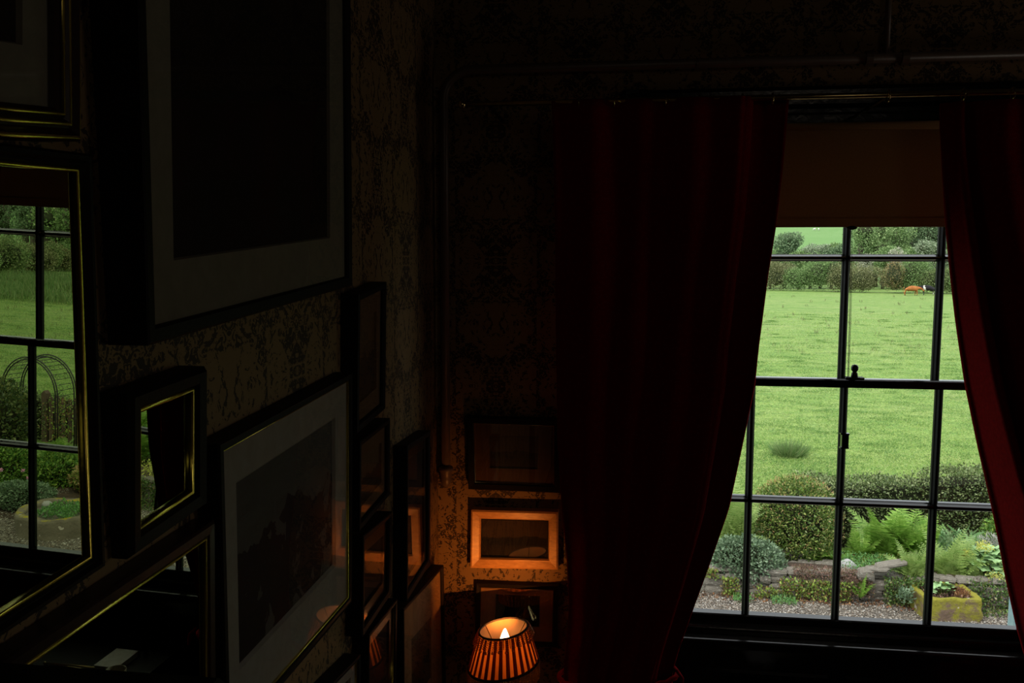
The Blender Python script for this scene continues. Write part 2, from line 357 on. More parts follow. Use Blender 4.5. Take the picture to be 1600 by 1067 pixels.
# ------------------------------------------------------------------ roller blind
zb0, zb1 = at(1350, 355, 2.945).z, at(1350, 201, 2.945).z
bl = empty('roller_blind', (0.79, 2.945, zb1 + .02)); tag(bl, 'tan cloth roller blind pulled part way down the window between the curtains', 'blind')
inv = Matrix.Translation(bl.location).inverted()
def under(o, root):                          # keep world place, parent to root
    o.parent = root; o.matrix_parent_inverse = Matrix.Translation(root.location).inverted(); return o
bm_ = MB()
xs = np.linspace(OX0 + .01, OX1 - .01, 24); zz = [zb1 - .005, zb1 - .05, (zb0 + zb1) / 2, zb0 + .06, zb0 + .03]
for yv, flip in ((2.932, 0), (2.9335, 1)):
    V = [(x, yv + .002 * math.sin(x * 9 + z * 4), z) for z in zz for x in xs]; n = len(xs)
    bm_.add(V, [((i+1)*n+j, (i+1)*n+j+1, i*n+j+1, i*n+j) if not flip else (i*n+j, i*n+j+1, (i+1)*n+j+1, (i+1)*n+j) for i in range(len(zz)-1) for j in range(n-1)])
under(bm_.build('cloth', M['blind']), bl)
under(MB().tube([(OX0 + .01, 2.945, zb1 + .005), (OX1 - .01, 2.945, zb1 + .005)], .017, 16).build('roller', M['blind'], smooth=True), bl)
under(MB().prism([(2.927, zb0), (2.939, zb0), (2.939, zb0 + .03), (2.927, zb0 + .03)], 'x', OX0 + .01, OX1 - .01).build('bottom_hem', M['blind']), bl)
p = at(1331, 357, 2.93)
under(MB().ball((p.x, 2.93, zb0 - .002), (.018, .006, .007), 12, 8).build('pull_ring', M['black_wood'], smooth=True), bl)
q = at(1331, 600, 2.93)
under(MB().tube([(p.x - .005, 2.93, zb0), (at(1328, 480, 2.93).x, 2.93, zb0 - .27), (at(1324.5, 592, 2.93).x, 2.93, q.z + .02)], .0012, 5).build('pull_cord', M['brown_wood']), bl)
under(MB().tube([(p.x + .001, 2.932, zb0), (at(1330, 480, 2.932).x, 2.932, zb0 - .27), (at(1326, 592, 2.932).x, 2.932, q.z + .02)], .0009, 5).build('pull_cord', M['brown_wood']), bl)

# ------------------------------------------------------------------ curtains and rail
YR = 2.67
rail_z = at(1390, 148, YR).z
rail = empty('curtain_rail', (0.5, YR, rail_z)); tag(rail, 'thin brass curtain rail running above the window under the pipe', 'curtain rail')
under(MB().tube([(at(722, 158, YR).x, YR, rail_z), (1.95, YR, rail_z)], .0085, 14).build('rod', M['brass'], smooth=True), rail)
for x in (at(722, 158, YR).x, 1.95): under(MB().ball((x, YR, rail_z), .014, 12, 8).build('finial', M['brass'], smooth=True), rail)
for x in (-.42, .78, 1.85): under(MB().box((x - .006, YR, rail_z - .012), (x + .006, WY, rail_z - .006)).build('bracket', M['black_paint']), rail)

def curtain(name, label, rows, prof, nrow=70):
    """rows: list of (z, x_left, x_right); prof(u) -> (fraction across, depth towards window) points"""
    rows = sorted(rows, key=lambda r: -r[0]); zs = [r[0] for r in rows][::-1]
    zz = np.linspace(rows[0][0], rows[-1][0], nrow); V = []
    for z in zz:
        xl = np.interp(z, zs, [r[1] for r in rows][::-1]); xr = np.interp(z, zs, [r[2] for r in rows][::-1])
        V += [(xl + (xr - xl) * t, y + .004 * math.sin(z * 7 + t * 9), z) for t, y in prof(z, xr - xl)]
    n = len(V) // nrow
    me = bpy.data.meshes.new('drape'); me.from_pydata(V, [], [(i*n+j, (i+1)*n+j, (i+1)*n+j+1, i*n+j+1) for i in range(nrow-1) for j in range(n-1)]); me.update()
    for p_ in me.polygons: p_.use_smooth = True
    me.materials.append(M['velvet']); root = empty(name, (V[0][0], YR, rows[0][0])); tag(root, label, 'curtain')
    o = under(link(bpy.data.objects.new('drape', me)), root); md = o.modifiers.new('cloth', 'SOLIDIFY'); md.thickness = .003; md.offset = 0
    return root
YC = 2.67
lft = [(160, 862, 1238), (195, 864, 1235), (265, 866, 1229), (355, 868, 1218), (430, 868, 1205), (540, 869, 1190), (600, 870, 1184), (690, 872, 1165), (790, 878, 1143), (870, 886, 1114), (945, 889, 1086), (1010, 884, 1063), (1050, 880, 1052), (1064, 882, 1052)]
L = [(at(800, y, YC).z, at(a, y, YC).x, at(b, y, YC).x) for y, a, b in lft]
zt_ = L[-1][0]; L += [(zt_ - .08, L[-1][1] + .02, L[-1][2] + .01), (zt_ - .3, L[-1][1] - .02, L[-1][2] + .03), (zt_ - .72, L[-1][1] - .03, L[-1][2] + .04)]
def prof_l(z, w):
    out = []
    for t in np.linspace(0, .80, 56):
        out.append((t, YC - .01 + .009 * math.sin(t * 30 + .5 * math.sin(z * 2)) - .008 * math.sin(t * 11)))
    # front edge rolls back towards the window and a second layer carries on behind it
    for a in np.linspace(0, math.pi * .62, 9): out.append((.80 + .045 * math.sin(a), YC - .02 + .05 * (1 - math.cos(a)) * .7))
    for t in np.linspace(.845, .985, 8): out.append((t, YC + .045 + .012 * math.sin((t - .845) * 22)))
    for a in np.linspace(0, math.pi * .6, 6): out.append((.985 + .015 * math.sin(a), YC + .045 + .02 * (1 - math.cos(a))))
    return out
cl = curtain('curtain', 'red velvet curtain left of the window, held back by a rope', L, prof_l)
rgt = [(160, 1476, 1900), (195, 1475, 1905), (265, 1478, 1905), (340, 1482, 1905), (420, 1490, 1910), (500, 1500, 1910), (600, 1515, 1920), (700, 1535, 1930), (790, 1556, 1935), (900, 1579, 1940), (980, 1598, 1945), (1060, 1622, 1950)]
Rr = [(at(1500, y, YC).z, at(a, y, YC - .02).x, at(b, y, YC).x) for y, a, b in rgt]
Rr += [(Rr[-1][0] - .06, Rr[-1][1] + .02, Rr[-1][2]), (Rr[-1][0] - .3, Rr[-1][1] - .02, Rr[-1][2]), (Rr[-1][0] - .72, Rr[-1][1] - .02, Rr[-1][2])]
def prof_r(z, w):
    out = []; k = max(0.0, min(1.0, (2.62 - z) / 1.1)); x = 0.0; y = YC
    for a in np.linspace(math.pi * .6, 0, 6): out.append(((.008 - .008 * math.sin(a)) / w, y + .010 * (1 - math.cos(a))))
    def run(dx, dy, n):
        nonlocal x, y
        for i in range(1, n + 1): out.append(((x + dx * i / n) / w, y + dy * i / n))
        x += dx; y += dy
    x = .008; run(.026 + .002 * k, -.015 - .145 * k, 8)            # flank that faces the daylight
    for a in np.linspace(0, math.pi, 8)[1:]: out.append(((x + .012 - .012 * math.cos(a)) / w, y - .012 * math.sin(a)))
    x += .024; run(.012, .030, 3); run(.022, -.04 - .05 * k, 6)
    for t in np.linspace(x / w, 1, 46)[1:]: out.append((t, y - .010 + .010 * math.cos((t - x / w) * 34)))
    return out
cr_ = curtain('curtain', 'red velvet curtain right of the window, its inner edge lit by daylight', Rr, prof_r)
def ring_mesh(r, w, n=20, k=6):
    b = MB(); pts = [(0, r * math.cos(6.28318 * i / n), r * math.sin(6.28318 * i / n)) for i in range(n + 1)]; b.tube(pts, w, k, cap=False); return b.mesh('curtain_ring', M['brass'], True)
RM = ring_mesh(.017, .0024)
for root, pxs in ((cl, (905, 960, 1040, 1093, 1160, 1207)), (cr_, (1505, 1582, 1680, 1790))):
    for x_ in pxs:
        o = under(inst('curtain_ring', RM), root); o.location = (at(x_, 150, YR).x, YR, rail_z - .0045)
rg = inst('curtain_ring', RM); rg.location = (at(1388, 148, YR).x, YR, rail_z - .0045); tag(rg, 'single empty brass ring on the rail between the curtains', 'curtain ring')
# tie-back rope of the left curtain
p = at(1047, 1056, YC + .02); tb = MB(); pts = []
cx, rx = (L[12][1] + L[12][2]) / 2, (L[12][2] - L[12][1]) / 2 + .016
for i in range(41):
    a = 6.28318 * i / 40; pts.append((cx + rx * math.cos(a), YC + .03 + .10 * math.sin(a), p.z + .02 * math.cos(a) - .012 - .003 * math.sin(a * 18)))
tb.tube(pts, .008, 8); tb.tube([(cx + rx * .98, YC - .0, p.z + .03), (cx + rx + .012, YC - .02, p.z + .015), (cx + rx + .008, YC - .03, p.z - .02)], .006, 8)
o = tb.build('tieback_rope', M['velvet'], smooth=True); under(o, cl)

# ------------------------------------------------------------------ heating pipe
px_, py_ = WX + .04, WY - .042
zh = at(1160, 97, py_).z; zlow = on_z(700, 742, 0) and at(700, 742, py_).z
pr = .0165
pp = empty('heating_pipe', (px_, py_, zlow)); tag(pp, 'painted iron pipe running down the room corner and along above the curtain rail', 'pipe')
bend = [(px_, py_, zlow + .04), (px_, py_, zh - .12)]
for a in np.linspace(0, math.pi / 2, 9): bend.append((px_ + .10 * (1 - math.cos(a)), py_, zh - .10 + .10 * math.sin(a)))
bend.append((2.6, py_, zh))
under(MB().tube(bend, pr, 16).build('run', M['pipe'], smooth=True), pp)
for x_ in (1357, 1413):
    x = at(x_, 92, py_).x; under(MB().tube([(x - .011, py_, zh), (x + .011, py_, zh)], pr + .008, 14).build('collar', M['pipe']), pp)
x = at(1090, 100, py_).x; under(MB().tube([(x - .003, py_, zh), (x + .003, py_, zh)], pr + .0015, 14).build('joint', M['pipe']), pp)
x = at(1386, 60, py_).x; under(MB().tube([(x, py_ , zh), (x, py_, CZ)], .010, 12).build('riser', M['pipe'], smooth=True), pp)
zc_ = zlow
under(MB().lathe([(0, .012), (.024, .012), (.027, .004), (.027, -.004), (.021, -.010), (.021, -.03), (.020, -.045), (.012, -.062), (0, -.066)], (px_, py_, zc_ + .02), 20).build('socket', M['pipe'], smooth=True), pp)
under(MB().tube([(px_, py_, zc_ - .02), (px_ - .01, py_ + .03, zc_ - .03), (px_ - .01, WY, zc_ - .035)], .014, 12).build('elbow', M['pipe'], smooth=True), pp)

# ------------------------------------------------------------------ pictures and mirrors
def plane_x(g, tilt=0.0, yaw=0.0, ref=(1.0, 2.1)):
    n = Vector((math.cos(tilt) * math.cos(yaw), math.cos(tilt) * math.sin(yaw), -math.sin(tilt)))
    a = Vector((-math.sin(yaw), math.cos(yaw), 0)); b = n.cross(a).normalized(); return Vector((-g, ref[0], ref[1])), n, a, b, 'x'
def plane_y(Y, tilt=0.0, z=1.4):
    n = Vector((0, -math.cos(tilt), -math.sin(tilt))); a = Vector((1, 0, 0)); b = n.cross(a).normalized(); return Vector((0, Y, z)), n, a, b, 'y'
def to_plane(pl, px):
    p0, n, a, b, _ = pl; out = []
    for x, y in px:
        d = ray(x, y); t = (p0 - EYE).dot(n) / d.dot(n); q = EYE + d * t - p0; out.append((q.dot(a), q.dot(b)))
    return out
def offset(q, d):
    """TL TR BR BL quad grown outward by d (scalar or per side: top right bottom left)"""
    d = d if isinstance(d, (list, tuple)) else [d] * 4; L_ = []
    for i in range(4):
        p, r = Vector(q[i]), Vector(q[(i + 1) % 4]); t = (r - p).normalized(); nn = Vector((-t.y, t.x)); L_.append((p + nn * d[i], t))
    out = []
    for i in range(4):
        p, t = L_[i - 1]; r, s = L_[i]; k = ((r - p).x * s.y - (r - p).y * s.x) / (t.x * s.y - t.y * s.x); out.append(tuple(p + t * k))
    return out
def framed(name, label, cat, pl, inner, prof, frame_mat, slip=None, slip_mat=None, mount=None, art=None, art_mat=None, mirror=False, group=None, bevel=None, slip_prof=None, ridges=()):
    p0, n, a, b, ax = pl
    q = to_plane(pl, inner)
    W = lambda uv, h: p0 + a * uv[0] + b * uv[1] + n * h
    c = (sum(p[0] for p in q) / 4, sum(p[1] for p in q) / 4); root = empty(name, W(c, 0)); tag(root, label, cat, group)
    def loops(levels, mat, nm, back=False, par=root, smooth=False):
        m_ = MB(); V = []; Fc = []
        for k, (d, h) in enumerate(levels):
            quad = offset(q, d)
            for p in quad:
                w = W(p, h) if h is not None else W(p, 0)
                if h is None:
                    if ax == 'x': w.x = WX + .002
                    else: w.y = WY - .002
                V.append(w)
        for k in range(len(levels) - 1):
            for i in range(4): j = (i + 1) % 4; Fc.append((k*4+i, k*4+j, (k+1)*4+j, (k+1)*4+i))
        if back: k = (len(levels) - 1) * 4; Fc.append((k+3, k+2, k+1, k))
        m_.add(V, Fc); o = m_.build(nm, mat, smooth=smooth); return under(o, par) if par is root else o
    loops([(0, -.012)] + prof + [(prof[-1][0], None)], frame_mat, 'frame', back=True)
    def panel(quad, h, mat, nm):
        me = bpy.data.meshes.new(nm); me.from_pydata([W(p, h) for p in (quad[3], quad[2], quad[1], quad[0])], [], [(0, 1, 2, 3)]); me.update()
        l = me.uv_layers.new(name='UVMap')
        for i, uv in enumerate([(0, 0), (1, 0), (1, 1), (0, 1)]): l.data[i].uv = uv
        me.materials.append(mat); return under(link(bpy.data.objects.new(nm, me)), root)
    if slip: loops([(-slip, -.004)] + [(-slip * .5 - slip * .5 * math.cos(t), .001 + slip * .5 * math.sin(t)) for t in np.linspace(0, math.pi, 9)] + [(0, -.004)], slip_mat, 'inner_slip', smooth=True)
    for d0, w in ridges: loops([(d0 + w * .5 - w * .5 * math.cos(t), .009 + w * .5 * math.sin(t)) for t in np.linspace(0, math.pi, 9)], M['gilt'], 'gilt_ridge', smooth=True)
    if mirror: panel(q, -.003, M['mirror'], 'mirror_glass'); return root
    if mount:
        aq = to_plane(pl, art); bw = bevel or .0025; V = [W(p, -.004) for p in offset(q, .001)] + [W(p, -.004) for p in offset(aq, bw)] + [W(p, -.010) for p in aq]
        m_ = MB().add(V, [(k*4+i, (k+1)*4+i, (k+1)*4+(i+1)%4, k*4+(i+1)%4) for k in (0, 1) for i in range(4)]); under(m_.build('mount', mount), root)
        panel(offset(aq, .0), -.010, art_mat, 'print')
    else: panel(q, -.008, art_mat, 'print')
    panel(q, -.0015, M['front_glass'] if ax == 'y' else M['picture_glass'], 'glass_pane'); return root
def flat_prof(w, h=.006): return [(0, .002), (.003, h), (w - .003, h + .002), (w, h)]
def round_prof(w, h=.012): return [(0, .001), (w * .15, h * .45), (w * .3, h * .4), (w * .5, h), (w * .8, h * .95), (w, h * .5)]
art_dark = landscape('dark_figure_print', (0.018, 0.012, 0.009), (0.012, 0.006, 0.005), (0.01, 0.006, 0.005), 2.0, .5, .5)
art_engr = landscape('waterfall_engraving', (0.12, 0.12, 0.10), (0.020, 0.014, 0.011), (0.014, 0.010, 0.008), 3.0, .62, .75, pale=(0.085, 0.085, 0.075))
art_lake = landscape('lake_oil_painting', (0.075, 0.045, 0.016), (0.008, 0.006, 0.003), (0.028, 0.018, 0.008), 2.2, .52, .38)
art_small = landscape('small_watercolour', (0.14, 0.085, 0.04), (0.05, 0.03, 0.015), (0.08, 0.05, 0.025), 2.6, .5, .4)
art_brown = landscape('brown_etching', (0.20, 0.12, 0.055), (0.06, 0.035, 0.018), (0.10, 0.06, 0.03), 4.0, .5, .5)
g_ = .632
bk, br, mp = M['black_wood'], M['brown_wood'], M['maple']
PIC = 'pictures on the papered left wall'
framed('framed_picture', 'dark picture in a ridged gilt frame above the tall gilt-edged mirror', 'picture', plane_x(.635, .01), [(-70, -190), (79, -170), (81, 168), (-70, 152)],
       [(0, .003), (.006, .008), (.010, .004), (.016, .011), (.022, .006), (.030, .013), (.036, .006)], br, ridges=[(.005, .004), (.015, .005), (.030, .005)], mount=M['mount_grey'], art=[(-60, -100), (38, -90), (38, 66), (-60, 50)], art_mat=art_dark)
framed('wall_mirror', 'tall black framed mirror with gilt slip reflecting garden arch and round trough', 'mirror', plane_x(.6388, .02768, -.01073), [(-75, 243), (121, 262), (142, 873), (-75, 1013)],
       round_prof(.017, .010), bk, .0055, M['gilt'], mirror=True)
framed('wall_mirror', 'small deep framed mirror with gilt slip reflecting the curtain edge', 'mirror', plane_x(.636, .072, -.0107), [(212, 638), (301, 603), (301, 772), (212, 832)],
       [(0, .002), (.004, .010), (.020, .012), (.026, .004)], bk, .0078, M['gilt'], mirror=True)
framed('wall_mirror', 'low mirror in thin gilt edged frame at the bottom corner of the wall', 'mirror', plane_x(.636, .02, -.0107), [(-90, 1125), (321, 838), (324, 1250), (-90, 1700)],
       [(0, .002), (.003, .006), (.016, .007), (.020, .003)], br, .006, M['gilt'], mirror=True)
framed('framed_picture', 'large grey mounted picture in a black frame above the waterfall engraving', 'picture', plane_x(.62, .02), [(219, -130), (537, -95), (541, 432), (238, 510)],
       flat_prof(.022, .006), bk, mount=M['mount_grey'], art=[(270, -60), (517, -50), (518, 370), (277, 404)], art_mat=art_dark)
framed('framed_picture', 'large waterfall engraving in grey mount and thin black frame on the left wall', 'picture', plane_x(.63, .015), [(346, 705), (544, 594), (544, 934), (357, 1150)],
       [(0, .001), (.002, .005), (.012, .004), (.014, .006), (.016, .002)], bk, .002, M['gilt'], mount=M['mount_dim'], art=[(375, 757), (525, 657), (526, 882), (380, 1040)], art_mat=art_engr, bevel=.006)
framed('framed_picture', 'faint brown picture in a dark frame right of the topmost large picture', 'picture', plane_x(g_, .01), [(560, 470), (597, 452), (595, 631), (558, 662)],
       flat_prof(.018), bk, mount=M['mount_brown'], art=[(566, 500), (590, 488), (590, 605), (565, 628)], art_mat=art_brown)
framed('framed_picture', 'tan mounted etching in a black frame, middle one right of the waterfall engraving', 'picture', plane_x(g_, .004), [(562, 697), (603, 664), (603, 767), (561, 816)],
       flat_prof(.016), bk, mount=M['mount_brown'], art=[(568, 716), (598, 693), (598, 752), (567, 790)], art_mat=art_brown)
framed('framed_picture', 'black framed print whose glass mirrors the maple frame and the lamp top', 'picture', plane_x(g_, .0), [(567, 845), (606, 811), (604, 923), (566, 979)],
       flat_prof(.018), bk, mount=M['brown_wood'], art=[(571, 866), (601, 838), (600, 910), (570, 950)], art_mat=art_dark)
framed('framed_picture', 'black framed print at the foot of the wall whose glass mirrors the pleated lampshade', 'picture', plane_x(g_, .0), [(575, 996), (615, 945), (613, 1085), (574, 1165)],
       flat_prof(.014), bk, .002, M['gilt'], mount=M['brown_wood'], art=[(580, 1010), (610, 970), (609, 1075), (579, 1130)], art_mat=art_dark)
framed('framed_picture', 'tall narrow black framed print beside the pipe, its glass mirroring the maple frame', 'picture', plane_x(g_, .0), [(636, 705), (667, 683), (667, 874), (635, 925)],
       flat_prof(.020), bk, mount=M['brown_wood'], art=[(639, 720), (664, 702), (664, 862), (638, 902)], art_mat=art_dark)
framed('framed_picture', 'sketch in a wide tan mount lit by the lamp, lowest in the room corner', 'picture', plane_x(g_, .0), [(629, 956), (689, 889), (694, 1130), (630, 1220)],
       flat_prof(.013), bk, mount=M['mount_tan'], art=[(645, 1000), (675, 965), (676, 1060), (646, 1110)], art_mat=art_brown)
framed('framed_picture', 'small black framed print under the waterfall engraving', 'picture', plane_x(g_, .0), [(500, 1092), (557, 1032), (557, 1180), (500, 1260)],
       flat_prof(.012), bk, .002, M['gilt'], mount=M['mount_dim'], art=[(512, 1100), (550, 1060), (550, 1150), (512, 1200)], art_mat=art_dark)
framed('framed_picture', 'small watercolour in a wide tan mount and black frame above the maple framed painting', 'picture', plane_y(2.955, .006, 1.7), [(740, 661), (866, 665), (866, 759), (742, 754)],
       flat_prof(.024), bk, mount=M['mount_brown'], art=[(764, 681), (841, 682), (839, 733), (765, 731)], art_mat=art_small, slip=.002, slip_mat=M['brass'])
framed('framed_picture', 'dark lake painting in a broad maple frame above the lamp', 'picture', plane_y(2.955, .0, 1.3), [(752, 810), (857, 813), (857, 873), (751, 871)],
       [(0, .002), (.004, .010), (.006, .010), (.030, .016), (.036, .012)], mp, .004, bk, art_mat=art_lake)
framed('framed_picture', 'print in a tan mount and black frame right behind the lampshade', 'picture', plane_y(2.955, .0, 1.0), [(751, 917), (865, 922), (863, 1003), (750, 998)],
       flat_prof(.017), bk, .002, M['brass'], mount=M['mount_tan'], art=[(774, 930), (843, 933), (842, 981), (773, 978)], art_mat=art_dark)

# ------------------------------------------------------------------ lamp on its table
LY = 2.6
ct = at(786.5, 982, LY); LX, LZ = ct.x, ct.z
def emit_mat(name, col, s):
    mt, nt, out = new_mat(name); e = nd(nt, 'ShaderNodeEmission'); e.inputs[0].default_value = (*col, 1); e.inputs[1].default_value = s; nt.links.new(e.outputs[0], out.inputs[0]); return mt
def cloth_mat(name, dif, tra, k):
    mt, nt, out = new_mat(name); n = noise(nt, coords(nt, 'Object', (1, 1, .25)), 60, 3); d = bsdf(nt, None, mixc(nt, n, tuple(x * .7 for x in dif), dif), .8, 0, .2); t = nd(nt, 'ShaderNodeBsdfTranslucent'); t.inputs[0].default_value = (*tra, 1)
    mx = nd(nt, 'ShaderNodeMixShader'); mx.inputs[0].default_value = k; nt.links.new(d.outputs[0], mx.inputs[1]); nt.links.new(t.outputs[0], mx.inputs[2]); nt.links.new(mx.outputs[0], out.inputs[0]); return mt
M['shade'] = cloth_mat('orange_shade_silk', (0.60, 0.42, 0.21), (1.0, 0.30, 0.025), 0.66)
M['pleat'] = cloth_mat('dark_pleat_silk', (0.10, 0.03, 0.008), (0.20, 0.035, 0.004), 0.35)
M['trim'] = grained('black_braid', (0.012, 0.007, 0.004), (0.03, 0.015, 0.008), 200, rough=0.8)
mt, nt, out = new_mat('amber_bead'); bsdf(nt, out, (0.55, 0.20, 0.03), 0.15, 0, 0.6, **{'Subsurface Weight': 0.0, 'Transmission Weight': 0.35}); M['bead'] = mt
M['bulb'] = emit_mat('lit_bulb', (1.0, 0.44, 0.19), 24.0)
lamp = empty('table_lamp', (LX, LY, 0.62)); tag(lamp, 'lit table lamp with orange pleated shade and bead fringe in the room corner', 'lamp')
TA = math.radians(9); SH = .122; R0, R1 = .079, .1155
def shade_pt(t, a, dr=0.0):
    r = R0 + (R1 - R0) * t + dr; return Vector((LX + r * math.cos(a) * math.cos(TA), LY + r * math.sin(a), LZ - SH * t + r * math.cos(a) * math.sin(TA)))
NP = 28
def band(t0, t1, a0, a1, dr, n, k=4, dr2=None):
    V = []; 
    for i in range(k + 1):
        for j in range(n + 1): V.append(shade_pt(t0 + (t1 - t0) * i / k, a0 + (a1 - a0) * j / n, dr if dr2 is None else dr + (dr2 - dr) * math.sin(math.pi * j / n)))
    return V, [(i*(n+1)+j, (i+1)*(n+1)+j, (i+1)*(n+1)+j+1, i*(n+1)+j+1) for i in range(k) for j in range(n)]
sh = under(MB().add(*band(0, 1, 0, 6.28318, 0, 84, 8)).build('lamp_shade', M['shade'], smooth=True), lamp)
for i in range(NP):
    a0 = 6.28318 * i / NP; aw = 6.28318 / NP * .53
    V, Fc = band(.03, .99, a0, a0 + aw, .0012, 4, 4, .005); o = MB().add(V, Fc).build('pleat', M['pleat'], smooth=True); o.parent = sh; o.matrix_parent_inverse = Matrix.Identity(4)
for t, r in ((0, .0036), (.99, .0042)):
    pts = [shade_pt(t, 6.28318 * i / 60, .002) for i in range(61)]; under(MB().tube(pts, r, 8, cap=False).build('braid', M['trim'], smooth=True), lamp)
bd = MB(); rb = random.Random(3)
for i in range(84):
    a = 6.28318 * i / 84; L_ = .030 + .012 * rb.random()
    for k in range(6): bd.ball(shade_pt(.02 + k * L_ / .14 / 6, a, .008 + .001 * k), (.0022, .0022, .0027), 5, 4)
    p_ = shade_pt(.02 + L_ / .14, a, .012)
    if i % 3 == 0: bd.ball(p_, .0042, 6, 5)
o = bd.build('bead_fringe', M['bead'], smooth=True, kind='stuff', label='short amber bead fringe round the top rim'); under(o, lamp)
bd = MB()
for i in range(110):
    a = 6.28318 * i / 110
    for k in range(9): bd.ball(shade_pt(1.0, a, .004 + .001 * (i % 2)) - Vector((0, 0, .006 + k * .0062)), (.0026, .0026, .0031), 5, 4)
o = bd.build('bead_fringe', M['bead'], smooth=True, kind='stuff', label='long amber bead fringe round the bottom rim'); under(o, lamp)
bz = LZ - .016
under(MB().lathe([(0, bz), (.004, bz - .004), (.010, bz - .018), (.0155, bz - .034), (.015, bz - .046), (.009, bz - .06), (.008, bz - .066)], (LX, LY + .038, 0), 18).build('bulb', M['bulb'], smooth=True), lamp)
under(MB().lathe([(.011, bz - .062), (.012, bz - .10), (.008, bz - .105), (.008, bz - .16), (.020, bz - .17), (.011, bz - .19), (.011, bz - .21), (.045, bz - .24), (.055, bz - .28), (.04, bz - .33), (.016, .68), (.02, .665), (.07, .65), (.075, .625), (.0, .625)], (LX, LY, 0), 24).build('base', M['brass'], smooth=True), lamp)
sp = MB()
for k in range(3):
    a = k * 2.0944 + .5; sp.tube([(LX, LY, bz - .104), tuple(shade_pt(.02, a, -.001))], .0016, 5)
under(sp.build('shade_carrier', M['brass']), lamp)
gl = add_light('lamp_upward_glow', 'SPOT', (LX, LY, LZ + .006), 4.8, (1.0, 0.31, 0.055), spot_size=math.radians(108), spot_blend=1.0, shadow_soft_size=0.0)
gl.rotation_euler = Vector((-.25, .85, .17)).to_track_quat('-Z', 'Y').to_euler()
tbl = empty('side_table', (LX, LY - .02, 0)); tag(tbl, 'dark round side table under the lit lamp', 'table')
under(MB().lathe([(0, .595), (.16, .595), (.172, .605), (.170, .622), (.15, .624), (0, .624)], (LX - .02, LY - .04, 0), 32).build('top', M['brown_wood'], smooth=True), tbl)
under(MB().lathe([(.03, .12), (.022, .2), (.035, .3), (.02, .42), (.03, .55), (.05, .595)], (LX - .02, LY - .04, 0), 18).build('column', M['brown_wood'], smooth=True), tbl)
for k in range(3):
    a = k * 2.0944; c = Vector((LX - .02, LY - .04, 0)); d = Vector((math.cos(a), math.sin(a), 0))
    under(MB().tube([c + d * .02 + Vector((0, 0, .16)), c + d * .10 + Vector((0, 0, .12)), c + d * .14 + Vector((0, 0, .05)), c + d * .165 + Vector((0, 0, .012))], [.02, .017, .013, .012], 8).build('leg', M['brown_wood'], smooth=True), tbl)

# low table between the curtains, seen only in the low mirror, with what lies on it
lt = empty('low_table', (.84, 2.64, 0)); tag(lt, 'dark table under the window seen in the low mirror', 'table')
under(MB().box((.40, 2.40, .72), (1.10, 2.86, .748)).build('top', M['black_wood']), lt)
under(MB().box((.44, 2.44, .63), (1.06, 2.82, .72)).build('apron', M['black_wood']), lt)
for x in (.44, 1.025):
    for y in (2.44, 2.785): under(MB().box((x, y, 0), (x + .035, y + .035, .63)).build('leg', M['black_wood']), lt)
bk_ = empty('book', (.56, 2.72, .7485)); tag(bk_, 'closed book with pale cover on the dark table, seen in the low mirror', 'book')
under(MB().box((.515, 2.66, .7485), (.60, 2.79, .768)).build('page_block', M['mount']), bk_)
under(MB().box((.512, 2.657, .768), (.602, 2.793, .771)).build('cover', grained('pale_card', (.42, .38, .34), (.5, .46, .42), 40, rough=.7)), bk_)
cp = empty('cup', (.475, 2.60, .7485)); tag(cp, 'small pale round cup beside the book, seen in the low mirror', 'cup')
under(MB().lathe([(0, 0), (.02, 0), (.034, .02), (.036, .05), (.033, .05), (.030, .022), (0, .008)], (.475, 2.60, .7485), 20).build('bowl', grained('old_cream_china', (.30, .25, .16), (.38, .32, .22), 30, rough=.3), smooth=True), cp)
under(MB().tube([(.475, 2.566, .79), (.475, 2.548, .787), (.475, 2.546, .77), (.475, 2.566, .762)], .004, 7).build('handle', M['mount'], smooth=True), cp)
tg = MB().tube([(.80, 2.66, .755), (.66, 2.655, .753), (.50, 2.64, .753)], .003, 6); tg.tube([(.80, 2.66, .755), (.66, 2.672, .753), (.51, 2.675, .753)], .003, 6); tg.ball((.803, 2.66, .7545), .006, 8, 6)
o = tg.build('tongs', M['brass'], smooth=True); tag(o, 'pair of slim brass tongs on the dark table, seen in the low mirror', 'tongs')
# stair rail close to the photographer, bottom left corner
a, b = at(-40, 1046, .70), at(325, 1060, .70)
hr = empty('stair_handrail', (b.x, .70, 0)); tag(hr, 'dark wooden stair handrail across the bottom left corner', 'handrail')
under(MB().prism([(.67, a.z - .05), (.66, a.z - .02), (.68, a.z - .002), (.72, a.z - .002), (.74, a.z - .02), (.73, a.z - .05)], 'x', WX + .004, b.x).build('rail', M['black_wood']), hr)
for x in (b.x - .03, WX + .12): under(MB().lathe([(.018, 0), (.018, .3), (.012, .4), (.02, 1.0), (.012, 1.5), (.018, a.z - .045)], (x, .70, 0), 12).build('baluster', M['black_wood'], smooth=True), hr)

